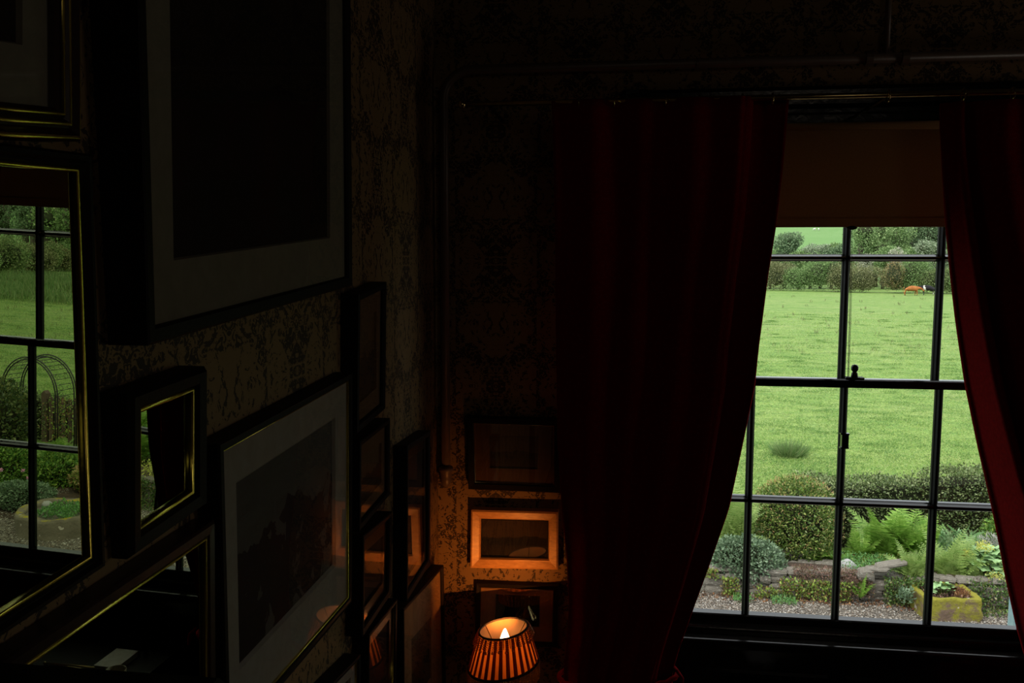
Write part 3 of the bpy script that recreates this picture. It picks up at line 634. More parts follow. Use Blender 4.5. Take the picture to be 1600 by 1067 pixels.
# ================================================================== OUTSIDE
def G(px, py, h=0.0): return on_z(px, py, GZ + h)
def unit(a): return a / np.maximum(np.linalg.norm(a, axis=-1, keepdims=True), 1e-9)
def leaf_cards(P, D, L, W, fold=0.18):
    """diamond leaves: base P, direction D, length L, width W -> verts, quads"""
    n = len(P); S = unit(np.cross(D, unit(rng.normal(size=(n, 3))))); U = np.cross(S, D)
    L = L[:, None]; W = W[:, None]; mid = P + D * L * .5 + U * L * fold
    V = np.stack([P, mid + S * W * .5, P + D * L, mid - S * W * .5], 1).reshape(-1, 3)
    return V, np.arange(4 * n).reshape(n, 4)
def uni(a, b, n): return rng.uniform(a, b, n)
def shell(n, c, r, lump=.18, inner=.72, zmin=-.6, seed=0):
    """points + outward normals in a lumpy ellipsoid shell"""
    N = unit(rng.normal(size=(int(n * 1.6) + 20, 3))); N = N[N[:, 2] > zmin][:n]; k = np.random.default_rng(seed + 11)
    B = unit(k.normal(size=(14, 3))); A = k.uniform(-1, 1, 14); f = 1 + lump * (np.exp(6 * (N @ B.T - 1)) @ A)
    rad = f * rng.uniform(inner, 1.0, len(N)); return np.array(c) + N * np.array(r) * rad[:, None], N
def foliage(name, mat, parent, P, N, l0, l1, asp=.5, out=.6, up=.25, kind='stuff', fold=.18, label=None):
    D = unit(N * out + rng.normal(size=N.shape) * .55 + np.array([0, 0, up])); L_ = uni(l0, l1, len(P))
    V, Fc = leaf_cards(P, D, L_, L_ * asp, fold); V = V.copy()
    o = np_obj(name, V, Fc, mat, None)
    if parent is not None: under(o, parent)
    if kind: o['kind'] = kind
    if label: o['label'] = label
    return o
def core(name, c, r, mat, parent, seed=0):  # solid lump that stops see-through, coloured like the shaded inside of the plant
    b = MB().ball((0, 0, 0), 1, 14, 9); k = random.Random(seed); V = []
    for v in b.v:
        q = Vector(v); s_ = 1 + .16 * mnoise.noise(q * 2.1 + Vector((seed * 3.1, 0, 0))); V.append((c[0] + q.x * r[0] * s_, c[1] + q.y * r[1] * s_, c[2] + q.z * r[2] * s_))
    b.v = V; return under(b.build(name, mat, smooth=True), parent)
def stems(c, h, n, spread, mat, parent, r=.012, name='stem'):
    b = MB(); k = random.Random(int(c[0] * 97))
    for i in range(n):
        a = k.uniform(0, 6.28); d = Vector((math.cos(a), math.sin(a), 0)) * spread
        b.tube([Vector(c) + d * .1, Vector(c) + d * .45 + Vector((0, 0, h * .45)), Vector(c) + d + Vector((0, 0, h))], [r, r * .8, r * .4], 5)
    return under(b.build(name, mat), parent)

def field_material():
    mt, nt, out = new_mat('meadow_turf'); v = coords(nt, 'Object'); v2 = coords(nt, 'Object', (.55, 1.0, 1))
    a = noise(nt, v2, .35, 5, .6, .6); b = noise(nt, v2, 2.4, 5, .7, .8); c = noise(nt, v, 11, 4, .65)
    base = ramp(nt, a, [(.32, (.165, .275, .060)), (.5, (.225, .325, .085)), (.68, (.265, .335, .110))])
    dark = ramp(nt, b, [(.42, (0, 0, 0)), (.62, (1, 1, 1))]); c1 = mixc(nt, math_(nt, 'MULTIPLY', dark, .7), base, (.085, .195, .040))
    fine = ramp(nt, c, [(.35, (.55, .55, .55)), (.65, (1.25, 1.25, 1.25))]); mm = nd(nt, 'ShaderNodeMix', data_type='RGBA', blend_type='MULTIPLY'); mm.inputs[0].default_value = 1
    nt.links.new(c1, mm.inputs[6]); nt.links.new(fine, mm.inputs[7])
    sp_ = nd(nt, 'ShaderNodeSeparateXYZ'); nt.links.new(v, sp_.inputs[0]); far = math_(nt, 'GREATER_THAN', sp_.outputs[1], 190.0)   # the hill pasture is another field
    cc = mixc(nt, far, mm.outputs[2], mixc(nt, a, (.105, .215, .060), (.145, .262, .085)))
    bsdf(nt, out, cc, .85, 0, .15, c, .05); return mt
M['turf'] = field_material()
M['soil'] = grained('dark_leafy_soil', (.022, .015, .009), (.075, .045, .025), 9, rough=.95, bump=.02)
M['gravel_bed'] = grained('gravel_bed', (.06, .05, .04), (.18, .155, .125), 45, rough=.9, bump=.01)
M['twigs'] = grained('shaded_twigs', (.010, .012, .006), (.022, .024, .012), 9, rough=1.0, spec=.05, bump=0)  # core colour, with the shade between the leaves put into it
M['far_twigs'] = grained('hedgerow_shaded_twigs', (.025, .032, .016), (.055, .065, .034), 3, rough=1.0, spec=.05, bump=0)  # core colour of far foliage, inner shade put in as well
M['bark'] = grained('bark', (.05, .04, .03), (.16, .13, .10), 7, (4, 4, 1), .9)
M['bark_pale'] = grained('pale_bark', (.24, .22, .15), (.36, .33, .24), 7, (4, 4, 1), .9)

# terrain -----------------------------------------------------------
def hill(x, y):
    z = GZ
    if y > 20: z += .22 * mnoise.noise(Vector((x * .06, y * .06, 0))) * min(1, (y - 20) / 20)
    if y > 200: z += (y - 200) * .135 + 2.5 * mnoise.noise(Vector((x * .012, y * .012, 3)))* min(1, (y - 200) / 60)
    return z
ys = np.concatenate([np.linspace(3.4, 17, 18), np.geomspace(18, 620, 52)]); ts = np.linspace(-.55, 1.55, 60)
V = [(t * (y + 6), y, hill(t * (y + 6), y) - .004) for y in ys for t in ts]; n = len(ts)
Fc = [(i*n+j, i*n+j+1, (i+1)*n+j+1, (i+1)*n+j) for i in range(len(ys)-1) for j in range(n-1)]
np_obj('ground_field', np.array(V), np.array(Fc), M['turf'], smooth=True)['kind'] = 'structure'
MB().box((-2, 3.36, GZ - .3), (12, 11.3, GZ + .004)).build('ground_gravel', M['gravel_bed'])['kind'] = 'structure'
# planting bed, soil slightly raised behind the little wall
bx = np.linspace(-1, 9.2, 40); by = np.linspace(11.0, 12.75, 16); V = []
for y in by:
    for x in bx: V.append((x, y, GZ + .30 * min(1, (y - 10.95) * 6) * max(0.08, 1 - (y - 11.3) / 1.2 if y > 11.3 else 1) * (1 if x < 6.2 else max(0, 1 - (x - 6.2))) + .03 * mnoise.noise(Vector((x * 2, y * 2, 0))) + .012))
np_obj('ground_bed', np.array(V), np.array([(i*40+j, i*40+j+1, (i+1)*40+j+1, (i+1)*40+j) for i in range(15) for j in range(39)]), M['soil'], smooth=True)['kind'] = 'structure'
# house wall foot under the window is the slab of wall_window carried down
MB().box((WX - .3, 3.0, GZ - .2), (RX + .3, 3.34, -.30)).build('wall_outside', M['plaster'])['kind'] = 'structure'

# gravel ------------------------------------------------------------
def pebble_mat():
    mt, nt, out = new_mat('gravel_stones'); g = nd(nt, 'ShaderNodeNewGeometry')
    c = ramp(nt, g.outputs['Random Per Island'], [(0, (.05, .042, .034)), (.25, (.17, .145, .115)), (.5, (.30, .27, .225)), (.75, (.14, .10, .07)), (1, (.46, .44, .40))]); bsdf(nt, out, c, .7, 0, .35); return mt
M['pebble'] = pebble_mat()
def gravel(regs):
    P = []
    for x0, x1, y0, y1, nn in regs: P.append(np.stack([uni(x0, x1, nn), uni(y0, y1, nn), np.full(nn, GZ + .01)], 1))
    P = np.concatenate(P); n = len(P)
    O = np.array([[1,0,0],[0,1,0],[-1,0,0],[0,-1,0],[0,0,1],[0,0,-1]], float); a = uni(0, 6.28, n); ca, sa = np.cos(a), np.sin(a)
    S = np.stack([uni(.009, .024, n), uni(.008, .018, n), uni(.006, .013, n)], 1); V = O[None] * S[:, None] + rng.normal(size=(n, 6, 3)) * .0025
    x = V[..., 0] * ca[:, None] - V[..., 1] * sa[:, None]; y = V[..., 0] * sa[:, None] + V[..., 1] * ca[:, None]; tilt = uni(-.5, .5, n)[:, None]
    V = np.stack([x, y, V[..., 2] + x * tilt], -1) + P[:, None]; T = np.array([[0,1,4],[1,2,4],[2,3,4],[3,0,4],[1,0,5],[2,1,5],[3,2,5],[0,3,5]])
    Fc = (np.arange(n)[:, None, None] * 6 + T[None]).reshape(-1, 3); o = np_obj('gravel', V.reshape(-1, 3), Fc, M['pebble']); tag(o, 'pale loose gravel of the garden path under the window', 'gravel', kind='stuff')
gravel([(.4, 5.0, 9.9, 11.0, 8500), (4.6, 9.6, 8.8, 12.6, 15000)])

# fallen leaves at the wall foot
M['dead'] = leaf_mat('dead_leaves', [(.20, .07, .03), (.28, .13, .05), (.12, .05, .03), (.34, .20, .08)], .7, .1)
P = np.stack([uni(.9, 4.0, 900), 10.80 + rng.normal(size=900) * .07, np.full(900, GZ + .02)], 1); foliage('leaf_litter', M['dead'], None, P, np.tile([[0, 0, .2]], (900, 1)), .02, .05, .5, .3, .1)
tag(bpy.data.objects['leaf_litter'], 'brown dead leaves along the foot of the low stone wall', 'leaves', kind='stuff')

# low dry stone wall --------------------------------------------------
def stone_mesh(i):
    bm = bmesh.new(); bmesh.ops.create_cube(bm, size=1); bmesh.ops.subdivide_edges(bm, edges=bm.edges[:], cuts=1, use_grid_fill=True); k = Vector((i * 7.7, 3, 1))
    for v in bm.verts:
        q = v.co.normalized() * .62; v.co = v.co * .5 + q * .5; v.co += Vector((mnoise.noise(v.co * 1.9 + k), mnoise.noise(v.co * 1.9 + k * 2), mnoise.noise(v.co * 1.9 + k * 3))) * .20
    me = bpy.data.meshes.new('stone'); bm.to_mesh(me); bm.free(); me.materials.append(M['stone']); return me
import bmesh
def stone_material(name, a, b, lich, moss, mk=.5):
    mt, nt, out = new_mat(name); v = coords(nt, 'Object'); n1 = noise(nt, v, 3.2, 5, .65); n2 = noise(nt, v, 7, 5, .7, .5); oi = nd(nt, 'ShaderNodeObjectInfo')
    c = mixc(nt, n1, a, b); c = mixc(nt, math_(nt, 'MULTIPLY', oi.outputs['Random'], .5), c, tuple(x * .55 for x in b)); c = mixc(nt, math_(nt, 'GREATER_THAN', n2, .62), c, lich)
    c = mixc(nt, ramp(nt, noise(nt, v, 2.3, 5, .7), [(mk, (0, 0, 0)), (mk + .1, (1, 1, 1))]), c, moss); bsdf(nt, out, c, .9, 0, .2, n2, .02); return mt
M['stone'] = stone_material('lichened_slate', (.10, .09, .075), (.30, .27, .22), (.42, .41, .36), (.15, .16, .03), .60)
STONES = [stone_mesh(i) for i in range(6)]
gw = empty('stone_edging', (3, 11, GZ)); tag(gw, 'low dry stone edging of the planting bed', kind='structure')
rs = random.Random(21)
MB().box((.5, 10.99, GZ), (6.3, 11.06, GZ + .34)).build('fill', M['soil'], gw).matrix_parent_inverse = Matrix.Translation(-gw.location)
for course in range(4):
    x = .55 + .06 * course
    while x < 6.3:
        w = rs.uniform(.14, .34); h = .085 if course < 3 else .06; z = GZ + .045 + course * .09
        o = inst('stone', rs.choice(STONES), gw); o.matrix_parent_inverse = Matrix.Translation(-gw.location)
        o.location = (x + w / 2, 10.96 + rs.uniform(-.03, .03) + .015 * course, z + rs.uniform(-.008, .008)); o.scale = (w * 1.0, rs.uniform(.15, .22), h * rs.uniform(1.0, 1.5)); o.rotation_euler = (rs.uniform(-.08, .08), rs.uniform(-.05, .05), rs.uniform(-.12, .12)); x += w * .97
for px, py, Y, w, h, dy, ti in ((1370, 889, 10.88, .30, .036, .14, -.10), (1392, 881, 10.95, .40, .032, .15, -.12), (1352, 897, 10.85, .20, .10, .16, 0), (1238, 886, 11.5, .20, .09, .18, 0), (1262, 884, 11.55, .26, .09, .2, .03), (1283, 886, 11.5, .18, .10, .15, 0), (1298, 884, 11.5, .24, .08, .2, .05)):
    o = inst('stone', rs.choice(STONES), gw); o.matrix_parent_inverse = Matrix.Translation(-gw.location); p = at(px, py, Y); o.location = p; o.scale = (w, dy, h * 1.3); o.rotation_euler = (.1, ti, rs.uniform(-.2, .2))
M['white_stone'] = stone_material('pale_quartz', (.30, .30, .30), (.44, .43, .42), (.36, .36, .33), (.45, .45, .42), .8)
def boulder(px, py, Y, r, label, k):
    b = MB().ball((0, 0, 0), 1, 12, 8); b.v = [tuple(Vector((v[0] * r[0], v[1] * r[1], v[2] * r[2])) * (1 + .22 * mnoise.noise(Vector(v) * 1.6 + Vector((k, 0, 0))))) for v in b.v]
    o = b.build('rock', M['white_stone'], smooth=True); o.location = at(px, py, Y); tag(o, label, 'rock'); return o
boulder(1324, 886, 11.25, (.125, .10, .105), 'round pale grey rock behind the window bar, set on the stone wall', 1)

# leafy materials -----------------------------------------------------
M['berberis'] = leaf_mat('berberis_leaves', [(.045, .085, .016), (.09, .17, .03), (.15, .25, .05), (.30, .34, .09), (.07, .12, .025)], .35, .15)
M['shoots'] = leaf_mat('orange_shoots', [(.40, .20, .09), (.50, .33, .16), (.42, .33, .13), (.34, .34, .10)], .5, .3)
M['sage'] = leaf_mat('grey_green_leaves', [(.08, .14, .075), (.15, .23, .13), (.24, .33, .20), (.11, .19, .09)], .4, .2)
M['hedge'] = leaf_mat('hedge_leaves', [(.045, .075, .022), (.10, .15, .045), (.18, .24, .085), (.30, .35, .16), (.07, .115, .035)], .4, .15)
M['fern'] = leaf_mat('fern_green', [(.14, .29, .04), (.22, .40, .06), (.30, .46, .09)], .5, .35)
M['fern_pale'] = leaf_mat('pale_fern', [(.24, .36, .09), (.33, .44, .13), (.20, .33, .08)], .5, .35)
M['creeper'] = leaf_mat('wall_creeper', [(.12, .24, .04), (.30, .44, .08), (.40, .50, .11), (.18, .09, .045), (.30, .19, .08), (.06, .10, .025), (.24, .38, .07)], .5, .25)
M['heather'] = leaf_mat('faded_heather', [(.20, .10, .09), (.28, .17, .13), (.14, .08, .05), (.16, .15, .06)], .7, .15)
M['carpet'] = leaf_mat('carpet_plant', [(.10, .27, .06), (.18, .36, .10), (.13, .30, .12)], .5, .3)
M['lime'] = leaf_mat('lime_flowers', [(.55, .58, .10), (.62, .60, .18), (.45, .52, .10)], .6, .3)
M['ivy'] = leaf_mat('dark_ivy', [(.03, .07, .02), (.07, .14, .03), (.14, .24, .06), (.20, .16, .06)], .35, .15)
M['strap'] = leaf_mat('strap_leaves', [(.12, .25, .09), (.20, .34, .14), (.28, .40, .20)], .4, .25)
M['silver'] = leaf_mat('silver_leaves', [(.30, .31, .26), (.42, .42, .36), (.22, .24, .20)], .6, .2)
M['alch'] = grained('lobed_leaf', (.20, .36, .14), (.32, .48, .22), 9, rough=.5, bump=.003)
M['roseleaf'] = leaf_mat('rose_leaves', [(.05, .13, .02), (.10, .23, .04), (.20, .34, .06), (.28, .40, .07)], .4, .25)
M['darkshrub'] = leaf_mat('dark_shrub_leaves', [(.025, .05, .015), (.05, .09, .025), (.11, .15, .04), (.18, .2, .06)], .4, .15)

def shrub(name, label, c, r, n, mat, l0, l1, cat='shrub', group=None, asp=.5, lump=.2, seed=0, tips=None, inner=.72, zmin=-.75, out=.6, up=.25):
    root = empty(name, (c[0], c[1], GZ)); tag(root, label, cat, group)
    P, N = shell(n, c, r, lump, inner, zmin, seed); foliage('foliage', mat, root, P, N, l0, l1, asp, out, up)
    core('shaded_twig_core', c, [x * .64 for x in r], M['twigs'], root, seed); stems((c[0], c[1], GZ), max(.1, c[2] - GZ), 5, r[0] * .4, M['bark'], root)
    if tips:
        P, N = shell(tips[1], c, [x * 1.05 for x in r], lump, .93, tips[4] if len(tips) > 4 else -.1, seed); foliage('shoots', tips[0], root, P, N, tips[2], tips[3], .28, .7, .6)
    return root
p = at(1240, 825, 12.1)
shrub('berberis_bush', 'large clipped bush with small green leaves and orange shoots behind the wall', (p.x, 12.1, GZ + .66), (.63, .60, .66), 13500, M['berberis'], .026, .055, seed=2, tips=(M['shoots'], 1800, .015, .05, -.3), lump=.12)
shrub('sage_shrub', 'rounded grey green shrub on the wall beside the left curtain', (1.70, 11.12, GZ + .40), (.50, .30, .33), 5200, M['sage'], .025, .055, seed=5, asp=.6)
# hedge
def hedge(name, label, a, b, h, th, n, seed):
    root = empty(name, (a[0], a[1], GZ)); tag(root, label, 'hedge'); A, B = Vector((a[0], a[1], 0)), Vector((b[0], b[1], 0)); L_ = (B - A).length; t = (B - A).normalized(); s = Vector((t.y, -t.x, 0))
    u = uni(0, 1, n); v = rng.normal(size=n); ph = uni(0, 1, n); face = ph < .62
    hh = h * (1 + .06 * np.sin(u * L_ * 2.1 + seed) + .04 * np.sin(u * L_ * 5.3)); off = np.where(face, th * (.5 + .05 * np.sin(u * L_ * 3)), uni(-.5, .5, n) * th); z = np.where(face, uni(0.03, 1, n) * hh, hh + rng.normal(size=n) * .03) 
    off = off * np.where(face & (z > hh * .85), .92, 1) + rng.normal(size=n) * .025
    back = face & (rng.random(n) < .2); off = np.where(back, -off, off)
    P = np.stack([A.x + t.x * u * L_ + s.x * off, A.y + t.y * u * L_ + s.y * off, GZ + z], 1); sg = np.where(back, -1, 1)
    N = np.stack([s.x * sg * face, s.y * sg * face, np.where(face, .15, 1)], 1)
    foliage('foliage', M['hedge'], root, P, N, .025, .06, .55)
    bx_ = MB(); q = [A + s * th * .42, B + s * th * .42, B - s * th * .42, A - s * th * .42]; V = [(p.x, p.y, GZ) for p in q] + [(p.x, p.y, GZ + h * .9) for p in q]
    bx_.add(V, [(0,3,2,1),(4,5,6,7),(0,1,5,4),(1,2,6,5),(2,3,7,6),(3,0,4,7)]); under(bx_.build('shaded_twig_core', M['twigs']), root); return root
hedge('garden_hedge', 'long clipped hedge between the planting bed and the meadow', (2.75, 13.0), (9.35, 15.5), .95, .60, 19000, 1)
hedge('garden_hedge', 'clipped hedge beyond the picket gate, seen in the tall mirror', (10.55, 15.6), (14, 16.6), .88, .55, 7000, 4)

# ferns -----------------------------------------------------------------
def frond_mesh(L, lean0, lean1, npair, wid, mat, seed):
    k = np.random.default_rng(seed); S = np.linspace(0, 1, npair + 2); ang = np.radians(lean0 + (lean1 - lean0) * S ** 1.3); ds = L / (npair + 1)
    x = np.concatenate([[0], np.cumsum(np.sin(ang[:-1]) * ds)]); z = np.concatenate([[0], np.cumsum(np.cos(ang[:-1]) * ds)]); V = []; Fq = []
    def quad(a, b, c, d): b0 = len(V); V.extend([a, b, c, d]); Fq.append((b0, b0 + 1, b0 + 2, b0 + 3))
    for i in range(1, npair + 1):
        s = S[i]; l = wid * 1.15 * L * min(1, (s * 4.0)) * (1 - s) ** .75 * 1.15 + .01; t = np.array([math.sin(ang[i]), 0, math.cos(ang[i])]); p = np.array([x[i], 0, z[i]])
        for sg in (-1, 1):
            d = unit(np.array([0, sg, 0]) + t * .45 + np.array([0, 0, -.12]) + k.normal(size=3) * .06); w = np.cross(d, np.cross(t, d)); w = unit(w); m_ = 4
            for j in range(m_):
                f0 = j / m_; q = p + d * l * f0; ll = l * .24 * (1 - f0 * .7)
                for g in (-1, 1):
                    e = unit(w * g + d * .75); quad(q, q + e * ll * .5 + d * ll * .22, q + e * ll, q + e * ll * .5 - d * ll * .16)
            quad(p, p + d * l * .35 + w * l * .12, p + d * l, p + d * l * .35 - w * l * .12)
    for i in range(npair + 1):
        a = np.array([x[i], 0, z[i]]); b = np.array([x[i + 1], 0, z[i + 1]]); r = .004 * (1 - S[i]) + .001; quad(a + [0, r, 0], a - [0, r, 0], b - [0, r, 0], b + [0, r, 0])
    return np_mesh('frond', np.array(V), np.array(Fq), mat)
FR = {}
for key, mat, wd in (('fern', 'fern', .32), ('pale', 'fern_pale', .25)):
    FR[key] = [frond_mesh(1.0, 6, 50, 26, wd, M[mat], 1), frond_mesh(1.0, 3, 34, 26, wd, M[mat], 2), frond_mesh(1.0, 18, 96, 20, wd, M[mat], 3)]
def fern(label, p, n, L, key='fern', spread=(0, 2), seed=0, group=None, flat=False):
    k = random.Random(seed); root = empty('garden_fern', p); tag(root, label, 'fern', group)
    for i in range(n):
        o = inst('frond', FR[key][2] if flat else FR[key][k.choices((0, 1, 2), (3, 4, 1))[0]], root); s = L * k.uniform(.72, 1.08); o.scale = (s, s, s)
        o.rotation_euler = (0, k.uniform(-.1, .25), i * 2.399 + k.uniform(-.3, .3)); o.location = (k.uniform(-.03, .03), k.uniform(-.03, .03), 0)
    return root
fern('tall bright green fern in front of the hedge, first right of the window bar', at(1338, 893, 11.9), 12, .68, seed=1)
fern('tallest bright green fern in the middle of the bed before the hedge', at(1388, 890, 12.0), 17, 1.02, seed=2)
fern('bright green fern behind the slanting slab of the wall', at(1430, 893, 11.9), 15, .88, seed=3)
fern('pale feathery fern leaning over the left end of the mossy trough', at(1424, 915, 11.0), 15, .60, 'pale', seed=4)
fern('big pale feathery fern standing behind the mossy stone trough', at(1480, 928, 11.25), 18, .86, 'pale', seed=5)
fern('pale feathery fern between the trough and the lobed leaves', at(1515, 928, 11.2), 17, .64, 'pale', seed=6)
fern('grey green fern beside the left curtain edge above the rounded shrub', at(1147, 866, 11.6), 16, 1.05, 'pale', seed=7)
fern('low fern with drooping fronds under the clipped bush', at(1268, 882, 11.75), 10, .34, 'fern', seed=8, flat=True)
fern('low fern with spreading fronds next to the round pale rock', at(1303, 880, 11.7), 9, .36, 'fern', seed=9, flat=True)
sf = fern('small young fern rooted in the gravel at the wall foot', at(1345, 935, 10.78), 2, .30, 'fern', seed=10, flat=True)
for i, (s, rz, m_) in enumerate(((.38, .2, 1), (.30, 2.9, 2), (.30, .1, 2))):
    o = inst('frond', FR['fern'][m_], sf); o.scale = (s, s, s); o.rotation_euler = (0, -.1, rz)

# lady's mantle, strap plant, ground covers -----------------------------
def lobed_leaf():
    V = [(0, 0, .0)]; n = 27
    for i in range(n):
        a = .25 + (6.28318 - .5) * i / (n - 1); r = 1 - .14 * (abs(math.cos(a * 4.5)) < .35) - .05 * (i % 2); V.append((r * math.cos(a), r * math.sin(a), .10 + .10 * math.cos(a * 4.5)))
    me = bpy.data.meshes.new('leaf'); me.from_pydata(V, [], [(0, i, i + 1) for i in range(1, n)]); me.update(); me.materials.append(M['alch']); return me
LOB = lobed_leaf()
def mantle(label, c, r, n, s0, s1, seed, flowers, stem_h):
    k = random.Random(seed); root = empty('mantle_plant', c); tag(root, label, 'plant')
    b = MB()
    for i in range(n):
        a = i * 2.399; q = math.sqrt((i + .5) / n); x, y = r[0] * q * math.cos(a), r[1] * q * math.sin(a); z = stem_h * (1 - .55 * q * q) + k.uniform(-.02, .02)
        o = inst('leaf', LOB, root); s = k.uniform(s0, s1); o.scale = (s, s, s); o.location = (x, y, z); o.rotation_euler = (-.75 * q * math.sin(a) - .35 + k.uniform(-.15, .15), .75 * q * math.cos(a) + k.uniform(-.15, .15), k.uniform(0, 6.28)); b.tube([(x * .15, y * .15, 0), (x * .7, y * .7, z * .7), (x, y, z)], .0035, 4)
    b.build('stem', M['fern'], root)
    for (x, y, z, rr) in flowers:
        P, N = shell(260, (c[0] + x, c[1] + y, c[2] + z), (rr, rr, rr * .7), .3, .3, -1, seed); foliage('flower_spray', M['lime'], root, P, N, .012, .03, .8)
    return root
mc = at(1545, 912, 11.35)
mantle('plant with big lobed pale green leaves and lime flowers by the right curtain', mc, (.42, .30), 60, .075, .13, 4, [(-.12, -.05, .52, .09), (.18, 0, .44, .07), (-.08, -.32, .20, .10), (.22, -.33, .10, .09), (-.34, -.08, .42, .07)], .46)
P_, root = at(1490, 850, 12.3), None
root = empty('strap_leaf_plant', (at(1490, 852, 12.3).x, 12.3, GZ)); tag(root, 'clump of long green strap leaves in front of the hedge', 'plant')
nn = 800; a = uni(0, 6.28, nn); rr = np.sqrt(uni(0, 1, nn)); P = np.stack([root.location.x + .55 * rr * np.cos(a), 12.3 + .3 * rr * np.sin(a), GZ + .05 + uni(.0, .55, nn) * (1 - rr * .5)], 1)
foliage('leaves', M['strap'], root, P, np.stack([np.cos(a), np.sin(a), np.full(nn, .3)], 1), .10, .24, .17, .8, .3, fold=.12)
stems((root.location.x, 12.3, GZ), .35, 9, .3, M['fern'], root)
root = empty('silver_leaf_plant', (at(1556, 862, 12.2).x, 12.2, GZ)); tag(root, 'low silver leaved plant beside the right curtain before the hedge', 'plant')
P, N = shell(700, (root.location.x, 12.2, GZ + .28), (.34, .22, .26), .2, .5, -.4, 8); foliage('leaves', M['silver'], root, P, N, .05, .12, .2); stems((root.location.x, 12.2, GZ), .2, 6, .2, M['bark'], root)
def cover(name, label, mat, P, l0, l1, cat='plants', asp=.6, out=.5, up=.4, N=None):
    o = foliage(name, mat, None, P, np.tile([[0, -.55, .6]], (len(P), 1)) if N is None else N, l0, l1, asp, out, up); tag(o, label, cat, kind='stuff'); return o
def wallpts(n, x0, x1, z0, z1, y=10.83, sd=.03): 
    z = uni(z0, z1, n); return np.stack([uni(x0, x1, n), y + rng.normal(size=n) * sd + .02 * z, GZ + z], 1)
cover('wall_creeper', 'green and russet creeper hanging over the low stone wall', M['creeper'], np.concatenate([wallpts(1300, 2.12, 3.0, .02, .27, 10.80), wallpts(300, 1.38, 1.60, .02, .26, 10.80), wallpts(220, 1.80, 2.1, .02, .16, 10.80), wallpts(120, 1.18, 1.34, .22, .36)]), .022, .055)
cover('wall_heather', 'brown faded heather along the top of the stone wall', M['heather'], np.concatenate([wallpts(2400, 2.30, 3.26, .26, .43, 10.88, .05), wallpts(900, 2.95, 3.28, .08, .36, 10.80, .03)]), .014, .04, asp=.35)
cover('carpet_plant', 'fine bright green carpet plant between the rock and the ferns', M['carpet'], np.concatenate([np.stack([uni(2.95, 3.75, 1500), uni(11.0, 11.6, 1500), GZ + uni(.33, .42, 1500)], 1), np.stack([uni(1.52, 1.75, 300), uni(10.62, 10.8, 300), GZ + uni(.01, .07, 300)], 1), np.stack([uni(2.0, 2.3, 420), uni(10.6, 10.8, 420), GZ + uni(.01, .07, 420)], 1)]), .02, .05, asp=.3, N=np.tile([[0, 0, .5]], (2220, 1)))
cover('bed_cover', 'yellow green leafy ground cover behind the slab of the wall', M['creeper'], np.stack([uni(3.2, 4.4, 900), uni(11.2, 11.75, 900), GZ + uni(.25, .36, 900)], 1), .02, .05)
cover('wall_ivy', 'dark ivy covering the wall end left of the mossy trough', M['ivy'], np.concatenate([wallpts(1700, 3.42, 4.05, .02, .36, 10.80, .05)]), .02, .045)
cover('ground_ivy', 'leafy green ivy spreading under the lobed leaves beside the right curtain', M['ivy'], np.concatenate([wallpts(2600, 4.45, 5.7, .02, .36, 10.85, .07), np.stack([uni(4.5, 5.6, 500), uni(10.55, 10.8, 500), GZ + uni(.01, .06, 500)], 1)]), .02, .045)
cover('lime_cover', 'lime green low plant at the wall foot seen in the small mirror', M['lime'], np.stack([uni(4.9, 5.5, 700), uni(11.0, 11.5, 700), GZ + uni(.32, .5, 700)], 1), .02, .05)
P = np.array([at(1414, 933, 10.6)]) + np.stack([uni(-.08, .08, 160), uni(-.08, .08, 160), uni(-.05, .12, 160)], 1)
cover('trough_weed', 'small pale weed against the left side of the mossy trough', M['sage'], P, .03, .06, 'plant')

# mossy stone trough -----------------------------------------------------
def moss_mat(name, stone, moss, mk, zup):
    mt, nt, out = new_mat(name); v = coords(nt, 'Object'); n1 = noise(nt, v, 5.5, 6, .7, .3); n2 = noise(nt, v, 26, 4, .7); g = nd(nt, 'ShaderNodeNewGeometry'); s = nd(nt, 'ShaderNodeSeparateXYZ'); nt.links.new(g.outputs['Normal'], s.inputs[0])
    f = ramp(nt, math_(nt, 'ADD', n1, math_(nt, 'MULTIPLY', s.outputs[2], zup)), [(mk, (0, 0, 0)), (mk + .12, (1, 1, 1))])
    sc = mixc(nt, noise(nt, v, 12, 4), tuple(x * .5 for x in stone), stone); mc_ = mixc(nt, n2, tuple(x * .35 for x in moss), tuple(x * 1.5 for x in moss)); c = mixc(nt, f, sc, mc_)
    c = mixc(nt, math_(nt, 'GREATER_THAN', noise(nt, v, 8, 2), .68), c, (.45, .40, .34)); bsdf(nt, out, c, .95, 0, .1, n2, .012); return mt
M['mossy'] = moss_mat('mossy_stone', (.20, .14, .10), (.23, .215, .034), .445, .16)
M['mossy2'] = moss_mat('weathered_trough_stone', (.22, .19, .14), (.36, .30, .02), .68, .22)
def rough(o, amp, sc, levels=2, seed=0):
    bm = bmesh.new(); bm.from_mesh(o.data)
    bmesh.ops.subdivide_edges(bm, edges=bm.edges[:], cuts=levels, use_grid_fill=True)
    for v in bm.verts:
        k = v.co * sc + Vector((seed, 0, 0)); v.co += Vector((mnoise.noise(k), mnoise.noise(k + Vector((5, 0, 0))), mnoise.noise(k + Vector((0, 9, 0))))) * amp
    bm.to_mesh(o.data); bm.free()
    for p in o.data.polygons: p.use_smooth = True
tc_ = (4.09, 10.68); tr_ = empty('stone_trough', (tc_[0], tc_[1], GZ)); tr_.rotation_euler = (0, 0, .10); tag(tr_, 'rectangular stone trough thick with yellow moss on the gravel', 'trough')
hx, hy, hz, wl = .345, .29, .29, .075
